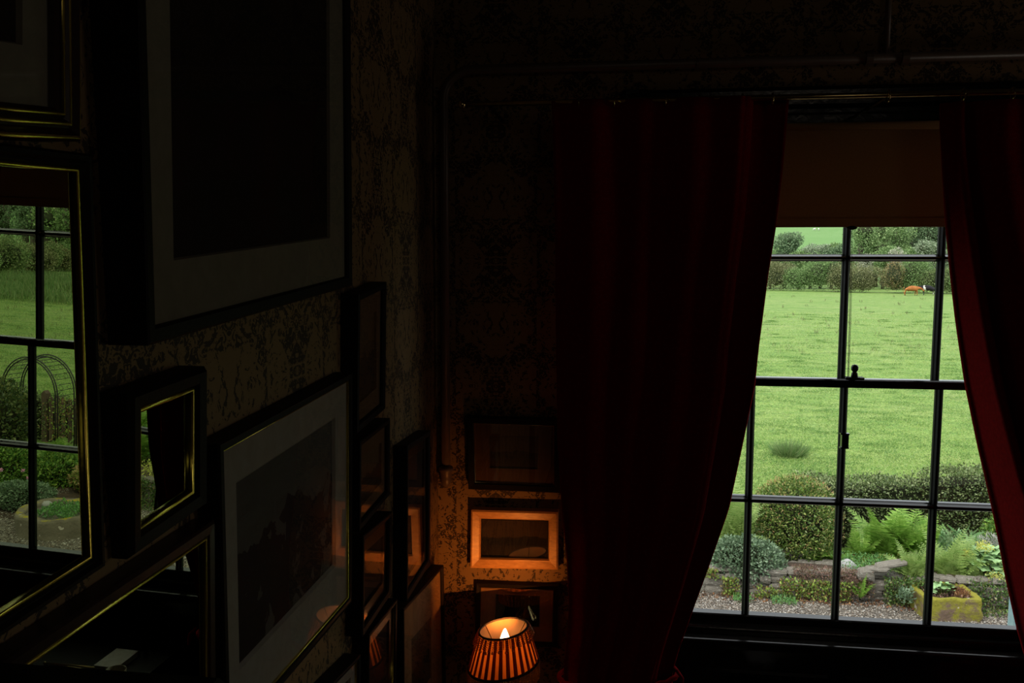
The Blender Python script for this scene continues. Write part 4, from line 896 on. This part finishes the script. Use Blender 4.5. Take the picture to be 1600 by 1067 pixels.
def trough_body(outer, inner, h, d):
    V = []; Fc = []
    def loop(pts, z): b = len(V); V.extend([(x, y, z) for x, y in pts]); return b
    n = len(outer); o0 = loop(outer, 0.0); o1 = loop(outer, h * .5); o2 = loop([(x * .985, y * .985) for x, y in outer], h); i2 = loop(inner, h - .004); i1 = loop([(x * .97, y * .97) for x, y in inner], h - d)
    for a, b in ((o0, o1), (o1, o2), (o2, i2), (i2, i1)):
        for j in range(n): k = (j + 1) % n; Fc.append((a + j, a + k, b + k, b + j))
    Fc.append(tuple(i1 + j for j in range(n))); return MB().add(V, Fc)
def rrect(x, y, r, k=3):
    out = []
    for cx_, cy_, a0 in ((x - r, y - r, 0), (-x + r, y - r, 1.5708), (-x + r, -y + r, 3.14159), (x - r, -y + r, 4.71239)):
        for i in range(k + 1): a = a0 + 1.5708 * i / k; out.append((cx_ + r * math.cos(a), cy_ + r * math.sin(a)))
    return out
o = trough_body(rrect(hx, hy, .05), rrect(hx - wl, hy - wl, .04), hz, .09).build('basin', M['mossy'], tr_); rough(o, .026, 13, 3, 2)
o = MB().add([(x, y, hz - .055) for x, y in rrect(hx - wl + .01, hy - wl + .01, .04)], [tuple(range(16))]).build('soil', M['soil'], tr_)
tp = Vector((tc_[0], tc_[1], GZ + hz - .05))
mantle('small lobed leaf plant growing in the mossy trough', tp + Vector((-.02, -.02, 0)), (.15, .10), 13, .05, .075, 6, [], .13)
P = np.stack([uni(-.26, .26, 500), uni(-.2, .2, 500), uni(0, .05, 500)], 1) + np.array(tp); cover('stonecrop', 'red and green stonecrop filling the mossy trough', M['heather'], P, .015, .04)
P = np.stack([uni(.08, .24, 500), uni(-.2, .0, 500), uni(0, .10, 500)], 1) + np.array(tp); cover('dry_heath', 'dry brown heath tuft in the right end of the mossy trough', M['dead'], P, .02, .06, 'plant', .2, .3, .8)
# round trough (seen in the tall mirror)
t2 = empty('round_stone_trough', (6.95, 10.85, GZ)); tag(t2, 'round worn stone trough on the gravel, seen in the tall mirror', 'trough')
ro = [(.60 * math.cos(a) * (1 + .05 * math.sin(3 * a)), .55 * math.sin(a)) for a in np.linspace(0, 6.28318, 25)[:-1]]
o = trough_body(ro, [(x * .76, y * .76) for x, y in ro], .30, .10).build('basin', M['mossy2'], t2); rough(o, .03, 4, 2, 5)
MB().add([(x * .78, y * .78, .245) for x, y in ro], [tuple(range(24))]).build('soil', M['gravel_bed'], t2)
P = np.stack([uni(-.40, .20, 900), uni(-.30, .32, 900), uni(0, .09, 900)], 1) + np.array((6.95, 10.85, GZ + .25)); cover('trough_plants', 'low green plants in the round worn trough', M['carpet'], P, .02, .06, 'plants')
b = boulder(1500, 900, 11, (.085, .065, .05), 'white stone lying in the round worn trough', 6); b.location = (7.25, 11.0, GZ + .30)

# teal post close outside the window
pt = empty('garden_post', (3.16, 6.8, GZ)); tag(pt, 'teal painted wooden post in the gravel at the right curtain edge', 'post')
x0 = at(1580, 950, 6.8).x
under(MB().box((x0, 6.755, GZ), (x0 + .09, 6.845, .15)).build('shaft', grained('teal_paint', (.16, .27, .28), (.24, .36, .36), 18, rough=.5)), pt)
under(MB().prism([(x0 - .008, .15), (x0 + .098, .15), (x0 + .098, .165), (x0 + .045, .20), (x0 - .008, .165)], 'y', 6.745, 6.855).build('cap', M['bark']), pt)

# picket gate and arch (seen in the tall mirror) ---------------------------
M['gate'] = grained('weathered_gate_wood', (.05, .032, .02), (.13, .085, .055), 9, (6, 6, 1), .85)
M['iron'] = grained('black_iron', (.008, .008, .008), (.016, .015, .014), 30, rough=.5)
gt = empty('picket_gate', (9.95, 15.35, GZ)); gt.rotation_euler = (0, 0, .08); tag(gt, 'weathered round topped picket gate in the hedge gap, seen in the tall mirror', 'gate')
for i in range(9):
    x = -.62 + i * .155; h = .98 + .02 * math.sin(i * 2.1)
    prof = [(x - .045, .02), (x + .045, .02), (x + .045, h - .05), (x + .03, h - .015), (x, h), (x - .03, h - .015), (x - .045, h - .05)]
    MB().prism(prof, 'y', -.03, -.008).build('picket', M['gate'], gt)
for z in (.22, .78): MB().box((-.68, -.008, z - .04), (.68, .025, z + .04)).build('rail', M['gate'], gt)
MB().prism([(-.60, .26), (-.52, .26), (.60, .74), (.52, .74)], 'y', -.007, .02).build('brace', M['gate'], gt)
for x in (-.76, .76): MB().prism([(x - .06, 0), (x + .06, 0), (x + .06, 1.02), (x, 1.08), (x - .06, 1.02)], 'y', -.06, .06).build('gate_post', M['gate'], gt)
ar = empty('garden_arch', (10.55, 15.0, GZ)); ar.rotation_euler = (0, 0, .12); tag(ar, 'black iron rose arch with scrolls over the path, seen in the tall mirror', 'arch')
def hoop(hw, sp, top, y): 
    pts = [(-hw, y, 0), (-hw, y, sp * .5), (-hw, y, sp)]
    for a in np.linspace(math.pi, 0, 21)[1:-1]: pts.append((hw * math.cos(a), y, sp + (top - sp) * math.sin(a)))
    return pts + [(hw, y, sp), (hw, y, sp * .5), (hw, y, 0)]
for y in (-.24, .24):
    for d in (0, .055): MB().tube(hoop(.70 - d, 1.12, 1.86 - d * .9, y), .013, 6).build('hoop', M['iron'], ar, smooth=True)
hp = hoop(.672, 1.12, 1.835, 0); 
for i in range(1, len(hp) - 1):
    x, _, z = hp[i]; MB().tube([(x, -.24, z), (x, .24, z)], .006, 5).build('rung', M['iron'], ar)
for i in range(3, len(hp) - 4, 2):
    x, _, z = hp[i]; x2, _, z2 = hp[i + 1]; c = Vector(((x + x2) / 2, 0, (z + z2) / 2)); t = Vector((x2 - x, 0, z2 - z)).normalized(); sc_ = MB()
    for sg in (-1, 1):
        pts = []
        for j in range(15): a = j / 14 * 7.0; r = .075 * (1 - j / 18); pts.append(c + Vector((0, sg * (.09 + 0), 0)) + t * r * math.cos(a) + Vector((0, sg * r * math.sin(a), 0)))
        sc_.tube(pts, .004, 4)
    sc_.build('scroll', M['iron'], ar)
for sg in (-1, 1):
    for z in (.35, .75): MB().tube([(sg * .672, -.24, z), (sg * .672, .24, z + .25)], .006, 5).build('side_bar', M['iron'], ar)
P = np.stack([10.05 + rng.normal(size=500) * .12, 15.0 + rng.normal(size=500) * .15, GZ + uni(.1, 1.0, 500)], 1); cover('arch_climber', 'thin russet climber on the arch post, seen in the tall mirror', M['creeper'], P, .03, .07, 'climber')

# shrubs and flowers seen in the tall mirror
shrub('dark_shrub', 'big dark evergreen shrub left of the arch, seen in the tall mirror', (9.60, 12.6, GZ + .88), (.74, .70, .88), 8000, M['darkshrub'], .035, .085, seed=31, lump=.3)
shrub('rose_bush', 'light green rose bush with pink flowers behind the round trough', (8.95, 12.05, GZ + .42), (.62, .50, .48), 9500, M['roseleaf'], .03, .075, seed=32, lump=.25, inner=.6)
rb_ = bpy.data.objects['rose_bush']; M['petal'] = leaf_mat('pink_petals', [(.72, .32, .50), (.82, .50, .62)], .6, .3)
for i, (x, y, z) in enumerate(((8.35, 11.85, .50), (8.55, 11.62, .55), (8.85, 11.55, .42), (8.30, 11.9, .36), (9.1, 11.55, .6))):
    P, N = shell(40, (x, y, GZ + z), (.016, .016, .014), .1, .4, -1, i); under(foliage('rose_flower', M['petal'], None, P, N, .02, .03, .8, kind=None), rb_)
shrub('low_shrub', 'low dark green shrub behind the left rim of the round trough', (8.05, 11.45, GZ + .20), (.50, .30, .22), 3500, M['sage'], .03, .06, seed=33)
shrub('sprawling_shrub', 'sprawling bright green shrub between the ferns and the rose bush', (8.55, 12.9, GZ + .20), (.65, .55, .26), 6000, M['roseleaf'], .035, .08, seed=34, lump=.35)
shrub('bronze_shrub', 'bronze tipped low shrub right of the round trough in the mirror', (7.55, 12.6, GZ + .22), (.5, .4, .28), 3800, M['creeper'], .03, .07, seed=35, tips=(M['shoots'], 400, .05, .1))
fern('bright green fern before the picket gate, seen in the tall mirror', (8.95, 13.4, GZ), 16, .70, seed=41)
fern('broad green fern right of the rose bush, seen in the tall mirror', (8.35, 13.3, GZ), 16, .70, seed=42)
fern('green fern at the edge of the gravel beyond the round trough', (7.0, 13.3, GZ), 15, .8, seed=43)
fern('green fern between the lobed leaves and the bronze tipped shrub', (6.2, 12.2, GZ + .1), 14, .7, seed=44)
shrub('mid_shrub', 'mid green shrub right of the lobed leaf plant', (5.9, 12.6, GZ + .4), (.6, .5, .45), 4200, M['roseleaf'], .03, .07, seed=36)

# meadow grass ---------------------------------------------------------------
M['grass'] = leaf_mat('meadow_grass', [(.21, .36, .075), (.31, .46, .11), (.38, .50, .145), (.46, .52, .20)], .6, .3)
M['grass_dark'] = leaf_mat('meadow_tussocks', [(.09, .20, .045), (.14, .27, .06), (.19, .32, .09)], .6, .3)
M['rush'] = leaf_mat('rushes', [(.09, .19, .05), (.15, .25, .07), (.22, .28, .11), (.10, .20, .06)], .6, .25)
M['dock'] = leaf_mat('seed_stalks', [(.12, .13, .05), (.16, .15, .07), (.13, .17, .06)], .7, .2)
def hz(x, y): return np.array([hill(a, b) for a, b in zip(x, y)])
def blades(name, label, mat, X, Y, h0, h1, w, lean=.45, cat='grass'):
    n = len(X); P = np.stack([X, Y, hz(X, Y)], 1); D = unit(np.stack([rng.normal(size=n) * lean, rng.normal(size=n) * lean, np.ones(n)], 1)); L_ = uni(h0, h1, n); sc_ = np.maximum(1, Y / 26)
    V, Fc = leaf_cards(P, D, L_ * np.sqrt(sc_), w * sc_, .08); o = np_obj(name, V, Fc, mat); tag(o, label, cat, kind='stuff'); return o
def wedge(n, y0, y1, t0, t1, x_off=0.0):
    Y = 1 / uni(1 / y1, 1 / y0, n); return Y * uni(t0, t1, n) + x_off, Y
Xa, Ya = wedge(120000, 14.0, 75, .14, .52); Xb, Yb = wedge(50000, 16, 60, .62, .86, 0.3)
blades('grass', 'short yellow green meadow grass', M['grass'], np.concatenate([Xa, Xb]), np.concatenate([Ya, Yb]), .03, .085, .010, 1.1)
def tuft_pts(nt_, per, y0, y1, t0, t1, sx_, sy_, x_off=0.0):
    X, Y = wedge(nt_, y0, y1, t0, t1, x_off); s = uni(.5, 1.5, nt_); X = np.repeat(X, per) + rng.normal(size=nt_ * per) * np.repeat(s * sx_, per); Y = np.repeat(Y, per) + rng.normal(size=nt_ * per) * np.repeat(s * sy_, per); return X, np.maximum(Y, 13.9)
Xa, Ya = tuft_pts(700, 90, 14.5, 80, .14, .52, .30, .16); Xb, Yb = tuft_pts(220, 60, 17, 60, .62, .86, .3, .18, .3)
blades('grass_tussocks', 'darker green tussocks scattered over the meadow', M['grass_dark'], np.concatenate([Xa, Xb]), np.concatenate([Ya, Yb]), .035, .085, .011, 1.0)
Xa, Ya = tuft_pts(190, 6, 40, 112, .12, .52, .12, .12); Xb, Yb = tuft_pts(60, 10, 22, 48, .66, .84, .12, .12)
blades('seed_stalks', 'thin brown seed stalks standing in the far meadow', M['dock'], np.concatenate([Xa, Xb]), np.concatenate([Ya, Yb]), .12, .26, .011, .25, 'stalks')
X, Y = tuft_pts(34, 260, 44, 64, .70, .86, 1.0, .8); blades('rush_bed', 'brown green rushes before the far hedgerow, seen in the tall mirror', M['rush'], X, Y, .35, .7, .03, .3, 'rushes')
root = empty('rush_clump', on_z(1233, 713, GZ)); tag(root, 'single round clump of dark rushes in the near meadow', 'rushes')
k_ = root.location; n = 900; a = uni(0, 6.28, n); q = np.sqrt(uni(0, 1, n)); P = np.stack([k_.x + .30 * q * np.cos(a), k_.y + .25 * q * np.sin(a), np.full(n, GZ)], 1)
D = unit(np.stack([q * np.cos(a) * .75, q * np.sin(a) * .6, np.ones(n)], 1) + rng.normal(size=(n, 3)) * .28); V, Fc = leaf_cards(P, D, uni(.14, .46, n), np.full(n, .012), .08); o = under(np_obj('blades', V, Fc, M['rush']), root); o['kind'] = 'stuff'

# far hedgerow and trees -------------------------------------------------------
def treem(name, cols): M[name] = leaf_mat(name, cols, .6, .2, .2)  # leaf colours of the far trees are lightened to stand in for haze
treem('hedgerow_leaf', [(.074, .115, .041), (.135, .203, .068), (.230, .297, .115), (.338, .392, .176)])
treem('hedgerow_olive', [(.095, .108, .041), (.176, .189, .081), (.270, .284, .135), (.365, .365, .189)])
treem('tree_green', [(.091, .169, .058), (.169, .273, .098), (.260, .390, .143), (.364, .481, .208)])
treem('tree_dark', [(.058, .111, .052), (.117, .195, .091), (.195, .286, .143), (.273, .377, .208)])
treem('tree_grey', [(.138, .200, .112), (.237, .312, .175), (.350, .425, .275), (.450, .512, .362)])
treem('tree_pale', [(.30, .33, .22), (.42, .44, .32), (.52, .53, .40)])
treem('tree_rust', [(.12, .14, .05), (.30, .19, .10), (.20, .23, .09), (.38, .26, .13), (.16, .20, .08)])
def hedge_shrub(label, x, y, w, h, mat, n, seed, group=None):
    root = empty('hedgerow_bush', (x, y, hill(x, y))); tag(root, label, 'bush', group); z = hill(x, y); k = random.Random(seed)
    Ps, Ns = [], []
    for i in range(4):
        c = (x + k.uniform(-.3, .3) * w, y + k.uniform(-.5, .5), z + h * k.uniform(.42, .62)); r = (w * k.uniform(.36, .5), 1.3, h * k.uniform(.40, .52)); P, N = shell(int(n * 1.0), c, r, .3, .58, -.95, seed + i); Ps.append(P); Ns.append(N); core('shaded_twig_core', c, [q * .52 for q in r], M['far_twigs'], root, seed + i)
    P = np.concatenate(Ps); P[:, 2] = np.maximum(P[:, 2], z + .02); foliage('foliage', mat, root, P, np.concatenate(Ns), .10, .22, .6, .5, .3); return root
kk = random.Random(5); ORD = 'first second third fourth fifth sixth seventh eighth ninth tenth eleventh twelfth thirteenth fourteenth fifteenth sixteenth seventeenth'.split(); HB = 'bushes of the far hedgerow behind the cows'
line = [(14, 131), (30, 127.5), (46, 120), (60, 112)]
def online(t):
    t *= 3; i = min(2, int(t)); f = t - i; a, b = line[i], line[i + 1]; return a[0] + (b[0] - a[0]) * f, a[1] + (b[1] - a[1]) * f
for i in range(17):
    x, y = online((i + .5) / 17); hedge_shrub('bush of the far hedgerow behind the cows, %s from its left end' % ORD[i], x, y, 4.6, kk.uniform(3.6, 5.2), M[kk.choice(('hedgerow_leaf', 'hedgerow_olive', 'hedgerow_leaf', 'tree_green'))], 2000, i * 7, HB)
HM = 'bushes of the hedgerow beyond the rushes'
for i in range(13):
    t = i / 12; x = 51 + 15 * t; y = 58 + 37 * t; hedge_shrub('bush of the mirrored hedgerow beyond the rushes, %s from its near end' % ORD[i], x, y, 3.8, kk.uniform(2.4, 3.9), M[kk.choice(('hedgerow_leaf', 'hedgerow_olive', 'tree_green'))], 1500, 200 + i * 7, HM)
o = hedge_shrub('rust tinted bush in the far hedgerow left of the cows', at(1396, 425, 121).x, 121.5, 2.6, 5.2, M['tree_rust'], 420, 77)
def tree(label, x, y, w, h, mat, n, seed, group=None, bark='bark', name='tree', leaf=(.17, .34)):
    root = empty(name, (x, y, hill(x, y))); tag(root, label, 'tree', group); z = hill(x, y); k = random.Random(seed)
    b = MB(); b.tube([(x, y, z), (x + .1, y, z + h * .3), (x - .05, y, z + h * .6)], [h * .035, h * .026, h * .012], 8)
    Ps, Ns = [], []; lumps = []
    for i in range(9):
        a = k.uniform(0, 6.28); q = k.uniform(.15, .62); c = Vector((x + w * .5 * q * math.cos(a), y + w * .4 * q * math.sin(a), z + h * k.uniform(.32, .80))); r = w * k.uniform(.20, .30); lumps.append((c, r)); b.tube([(x, y, z + h * .28), (Vector((x, y, z + h * .35)) + c) / 2, tuple(c)], [h * .014, h * .010, h * .005], 5)
    lumps.append((Vector((x, y, z + h * .62)), w * .34)); under(b.build('trunk', M[bark], smooth=True), root)
    for i, (c, r) in enumerate(lumps):
        rr = (r, r, min(r * .85, z + h - c.z + .2 * r)); P, N = shell(n // 4 if y < 170 and 'mirror' not in label else n // 6, c, rr, .3, .55, -.9, seed * 13 + i); Ps.append(P); Ns.append(N)
        if i % 2 == 0: core('shaded_twig_core', c, [q * .5 for q in rr], M['far_twigs'], root, seed + i)
    foliage('crown', mat, root, np.concatenate(Ps), np.concatenate(Ns), leaf[0], leaf[1], .65, .5, .3); return root
TG = 'trees of the wood behind the far hedgerow'
def tree_px(px, ytop, Y, w, mat, n, seed, label, group=None, **kw):
    p = at(px, ytop, Y); tree(label, p.x, Y, w, p.z - hill(p.x, Y), M[mat], n, seed, group, **kw)
tree_px(1228, 352, 141, 6.5, 'tree_dark', 3600, 1, 'dark tree under the blind at the left curtain edge')
for i, (px, yt, w, mt_) in enumerate(((1250, 388, 5, 'tree_green'), (1268, 380, 5.5, 'tree_grey'), (1284, 376, 5.5, 'tree_grey'), (1302, 370, 5.5, 'tree_dark'), (1318, 372, 5, 'tree_green'), (1205, 392, 5, 'tree_green'), (1188, 380, 6, 'tree_green'))):
    tree_px(px, yt, 137 + (i % 3), w, mt_, 2000, 20 + i, ('pale leafed ' if mt_ == 'tree_grey' else 'dark leafed ' if mt_ == 'tree_dark' else 'green ') + 'low tree below the hill pasture, ' + ('third fourth fifth sixth seventh second first'.split()[i]) + ' from the left', 'low trees below the hill pasture')
for i, (px, yt, Y, w, mt_) in enumerate(((1345, 330, 147, 8.5, 'tree_green'), (1372, 322, 152, 8, 'tree_green'), (1400, 330, 146, 7.5, 'tree_green'), (1428, 318, 150, 8.5, 'tree_grey'), (1454, 322, 146, 8, 'tree_dark'), (1478, 316, 150, 8.5, 'tree_dark'), (1505, 320, 144, 8, 'tree_green'), (1535, 315, 140, 9, 'tree_grey'), (1387, 300, 162, 9, 'tree_dark'), (1470, 295, 165, 10, 'tree_green'), (1420, 375, 138, 6, 'tree_green'), (1465, 372, 136, 6, 'tree_grey'), (1382, 378, 138, 5.5, 'tree_green'))):
    tree_px(px, yt, Y, w, mt_, 2900, 40 + i, 'tree of the wood behind the far hedgerow, ' + ('first second fourth sixth eighth eleventh twelfth thirteenth third tenth fifth ninth seventh'.split()[i]) + ' from the left', TG)
tree_px(1350, 388, 134, 3.6, 'tree_pale', 1100, 70, 'small pale flowering tree behind the far hedgerow', leaf=(.14, .28))
tree_px(1403, 372, 134.5, 3.0, 'tree_pale', 350, 71, 'thin tree with a bare pale trunk behind the far hedgerow', bark='bark_pale')
for i in range(16):
    t = i / 15; x = 62 + 46 * t + kk.uniform(-3, 3); y = 88 + 46 * t + kk.uniform(-6, 6); tree('tree of the wood in the tall mirror, %s from its near end' % ORD[i], x, y, 6.5, kk.uniform(10, 14), M[kk.choice(('tree_green', 'tree_dark', 'tree_dark'))], 2000, 300 + i, 'trees of the wood seen in the tall mirror')
for i in range(9):
    x = 80 + i * 11; tree('tall tree of the back wood in the tall mirror, %s from its near end' % ORD[i], x, 118 + i * 6 + kk.uniform(-3, 3), 9, 17, M[kk.choice(('tree_green', 'tree_dark'))], 1600, 400 + i, 'trees of the back wood seen in the tall mirror')

# cows and sheep -----------------------------------------------------------------
def skin(name, joints, edges, mat, parent, sub=1):
    me = bpy.data.meshes.new(name); me.from_pydata([j[:3] for j in joints], edges, []); me.update(); me.materials.append(mat); o = link(bpy.data.objects.new(name, me), parent)
    md = o.modifiers.new('skin', 'SKIN'); md.use_smooth_shade = True
    for i, v in enumerate(me.skin_vertices[0].data): r = joints[i][3]; v.radius = r if isinstance(r, tuple) else (r, r); v.use_root = i == 0
    s = o.modifiers.new('sub', 'SUBSURF'); s.levels = sub; s.render_levels = sub; return o
def hide_mat(name, fn): 
    mt, nt, out = new_mat(name); bsdf(nt, out, fn(nt), .75, 0, .2); return mt
def brown_hide(nt): return ramp(nt, noise(nt, coords(nt, 'Object'), 2.2, 3), [(.3, (.26, .085, .022)), (.7, (.44, .17, .05))])
def pied_hide(nt):
    s = nd(nt, 'ShaderNodeSeparateXYZ'); nt.links.new(coords(nt, 'Object'), s.inputs[0]); n = noise(nt, coords(nt, 'Object'), 3.2, 2)
    w = math_(nt, 'ADD', math_(nt, 'SUBTRACT', s.outputs[0], math_(nt, 'MULTIPLY', s.outputs[2], .45)), math_(nt, 'MULTIPLY', n, .35)); band_ = math_(nt, 'LESS_THAN', math_(nt, 'ABSOLUTE', math_(nt, 'SUBTRACT', w, .12)), .11)
    leg = math_(nt, 'MULTIPLY', math_(nt, 'LESS_THAN', s.outputs[2], .48), math_(nt, 'GREATER_THAN', n, .52)); return mixc(nt, math_(nt, 'MAXIMUM', band_, leg), (.012, .012, .014), (.62, .60, .55))
M['brown_hide'] = hide_mat('brown_hide', brown_hide); M['pied_hide'] = hide_mat('pied_hide', pied_hide); M['hoof'] = grained('dark_horn', (.02, .018, .015), (.05, .04, .03), 9, rough=.6); M['fleece'] = grained('fleece', (.55, .54, .50), (.70, .69, .64), 14, rough=.95)
def cow(label, px, py, heading, mat, s=1.0, head_down=.55, seed=0):
    root = empty('cow', on_z(px, py, GZ)); root.rotation_euler = (0, 0, heading); root.scale = (s, s, s); root.location.z = hill(root.location.x, root.location.y); tag(root, label, 'cow')
    hd = head_down
    J = [(-.72, 0, 1.06, (.27, .30)), (-.30, 0, .98, (.35, .40)), (.20, 0, .97, (.35, .40)), (.62, 0, 1.06, (.26, .32)), (.95, 0, 1.12 - .25 * hd, (.15, .19)), (1.22, 0, 1.22 - .75 * hd, (.115, .13)), (1.42, 0, 1.12 - 1.0 * hd, (.10, .11)), (1.60, 0, .98 - 1.1 * hd, (.075, .075))]
    Eg = [(i, i + 1) for i in range(7)]
    def leg(base, pts):
        b = base
        for x, y, z, r in pts: J.append((x, y, z, r)); Eg.append((b, len(J) - 1)); b = len(J) - 1
    for sg in (-1, 1):
        st = .08 * sg
        leg(0, [(-.78, .17 * sg, .80, (.13, .15)), (-.70 + st, .17 * sg, .62, (.085, .095)), (-.88 + st, .17 * sg, .42, (.055, .06)), (-.80 + st, .17 * sg, .10, .045)])
        leg(3, [(.60, .16 * sg, .72, (.10, .11)), (.58 - st, .16 * sg, .42, (.058, .06)), (.57 - st, .16 * sg, .10, .044)])
    skin('body', J, Eg, mat, root)
    for x in (-.80, .57):
        for sg in (-1, 1): MB().lathe([(0, 0), (.062, 0), (.05, .10), (0, .10)], (x + (.08 * sg if x < 0 else -.08 * sg), .16 * sg, 0), 8).build('hoof', M['hoof'], root)
    hx_, hz_ = 1.26, 1.22 - .78 * hd
    for sg in (-1, 1):
        MB().ball((hx_, .19 * sg, hz_ + .05), (.05, .11, .035), 8, 5).build('ear', mat, root, smooth=True)
        MB().ball((hx_ + .10, .092 * sg, hz_ - .04), .018, 6, 5).build('eye', M['hoof'], root)
    MB().tube([(-.99, 0, 1.18), (-1.06, 0, .95), (-1.05, 0, .55), (-1.04, 0, .42)], [.03, .022, .02, .045], 6).build('tail', mat, root, smooth=True)
    MB().ball((-.38, 0, .66), (.17, .13, .09), 8, 6).build('udder', mat, root, smooth=True)
cow('red brown cow grazing at the far meadow edge, facing right', 1424, 461.5, -.05, M['brown_hide'], .98, .35)
cow('black and white cow beside the brown one at the far meadow edge', 1450, 461, math.pi - .75, M['pied_hide'], 1.0, .15)
def sheep(px, py, heading, label):
    d = ray(px, py); y = 230.0
    while y < 600:
        p = EYE + d * (y / d.y)
        if p.z <= hill(p.x, p.y): break
        y += .5
    root = empty('sheep', (p.x, p.y, hill(p.x, p.y))); root.rotation_euler = (0, 0, heading); tag(root, label, 'sheep')
    J = [(-.35, 0, .66, (.24, .26)), (.05, 0, .66, (.26, .28)), (.38, 0, .70, (.19, .21)), (.58, 0, .80, .11), (.78, 0, .72, .085)]; Eg = [(0, 1), (1, 2), (2, 3), (3, 4)]
    for b, x in ((0, -.38), (2, .36)):
        for sg in (-1, 1): J.append((x, .12 * sg, .32, .07)); Eg.append((b, len(J) - 1)); J.append((x, .12 * sg, .03, .045)); Eg.append((len(J) - 2, len(J) - 1))
    skin('body', J, Eg, M['fleece'], root)
    for sg in (-1, 1): MB().ball((.60, .12 * sg, .84), (.04, .07, .025), 6, 4).build('ear', M['fleece'], root)
sheep(1272, 360, .3, 'white sheep on the hill pasture below the blind, left of the other')
sheep(1279, 360, 1.3, 'white sheep on the hill pasture below the blind, right of the other')
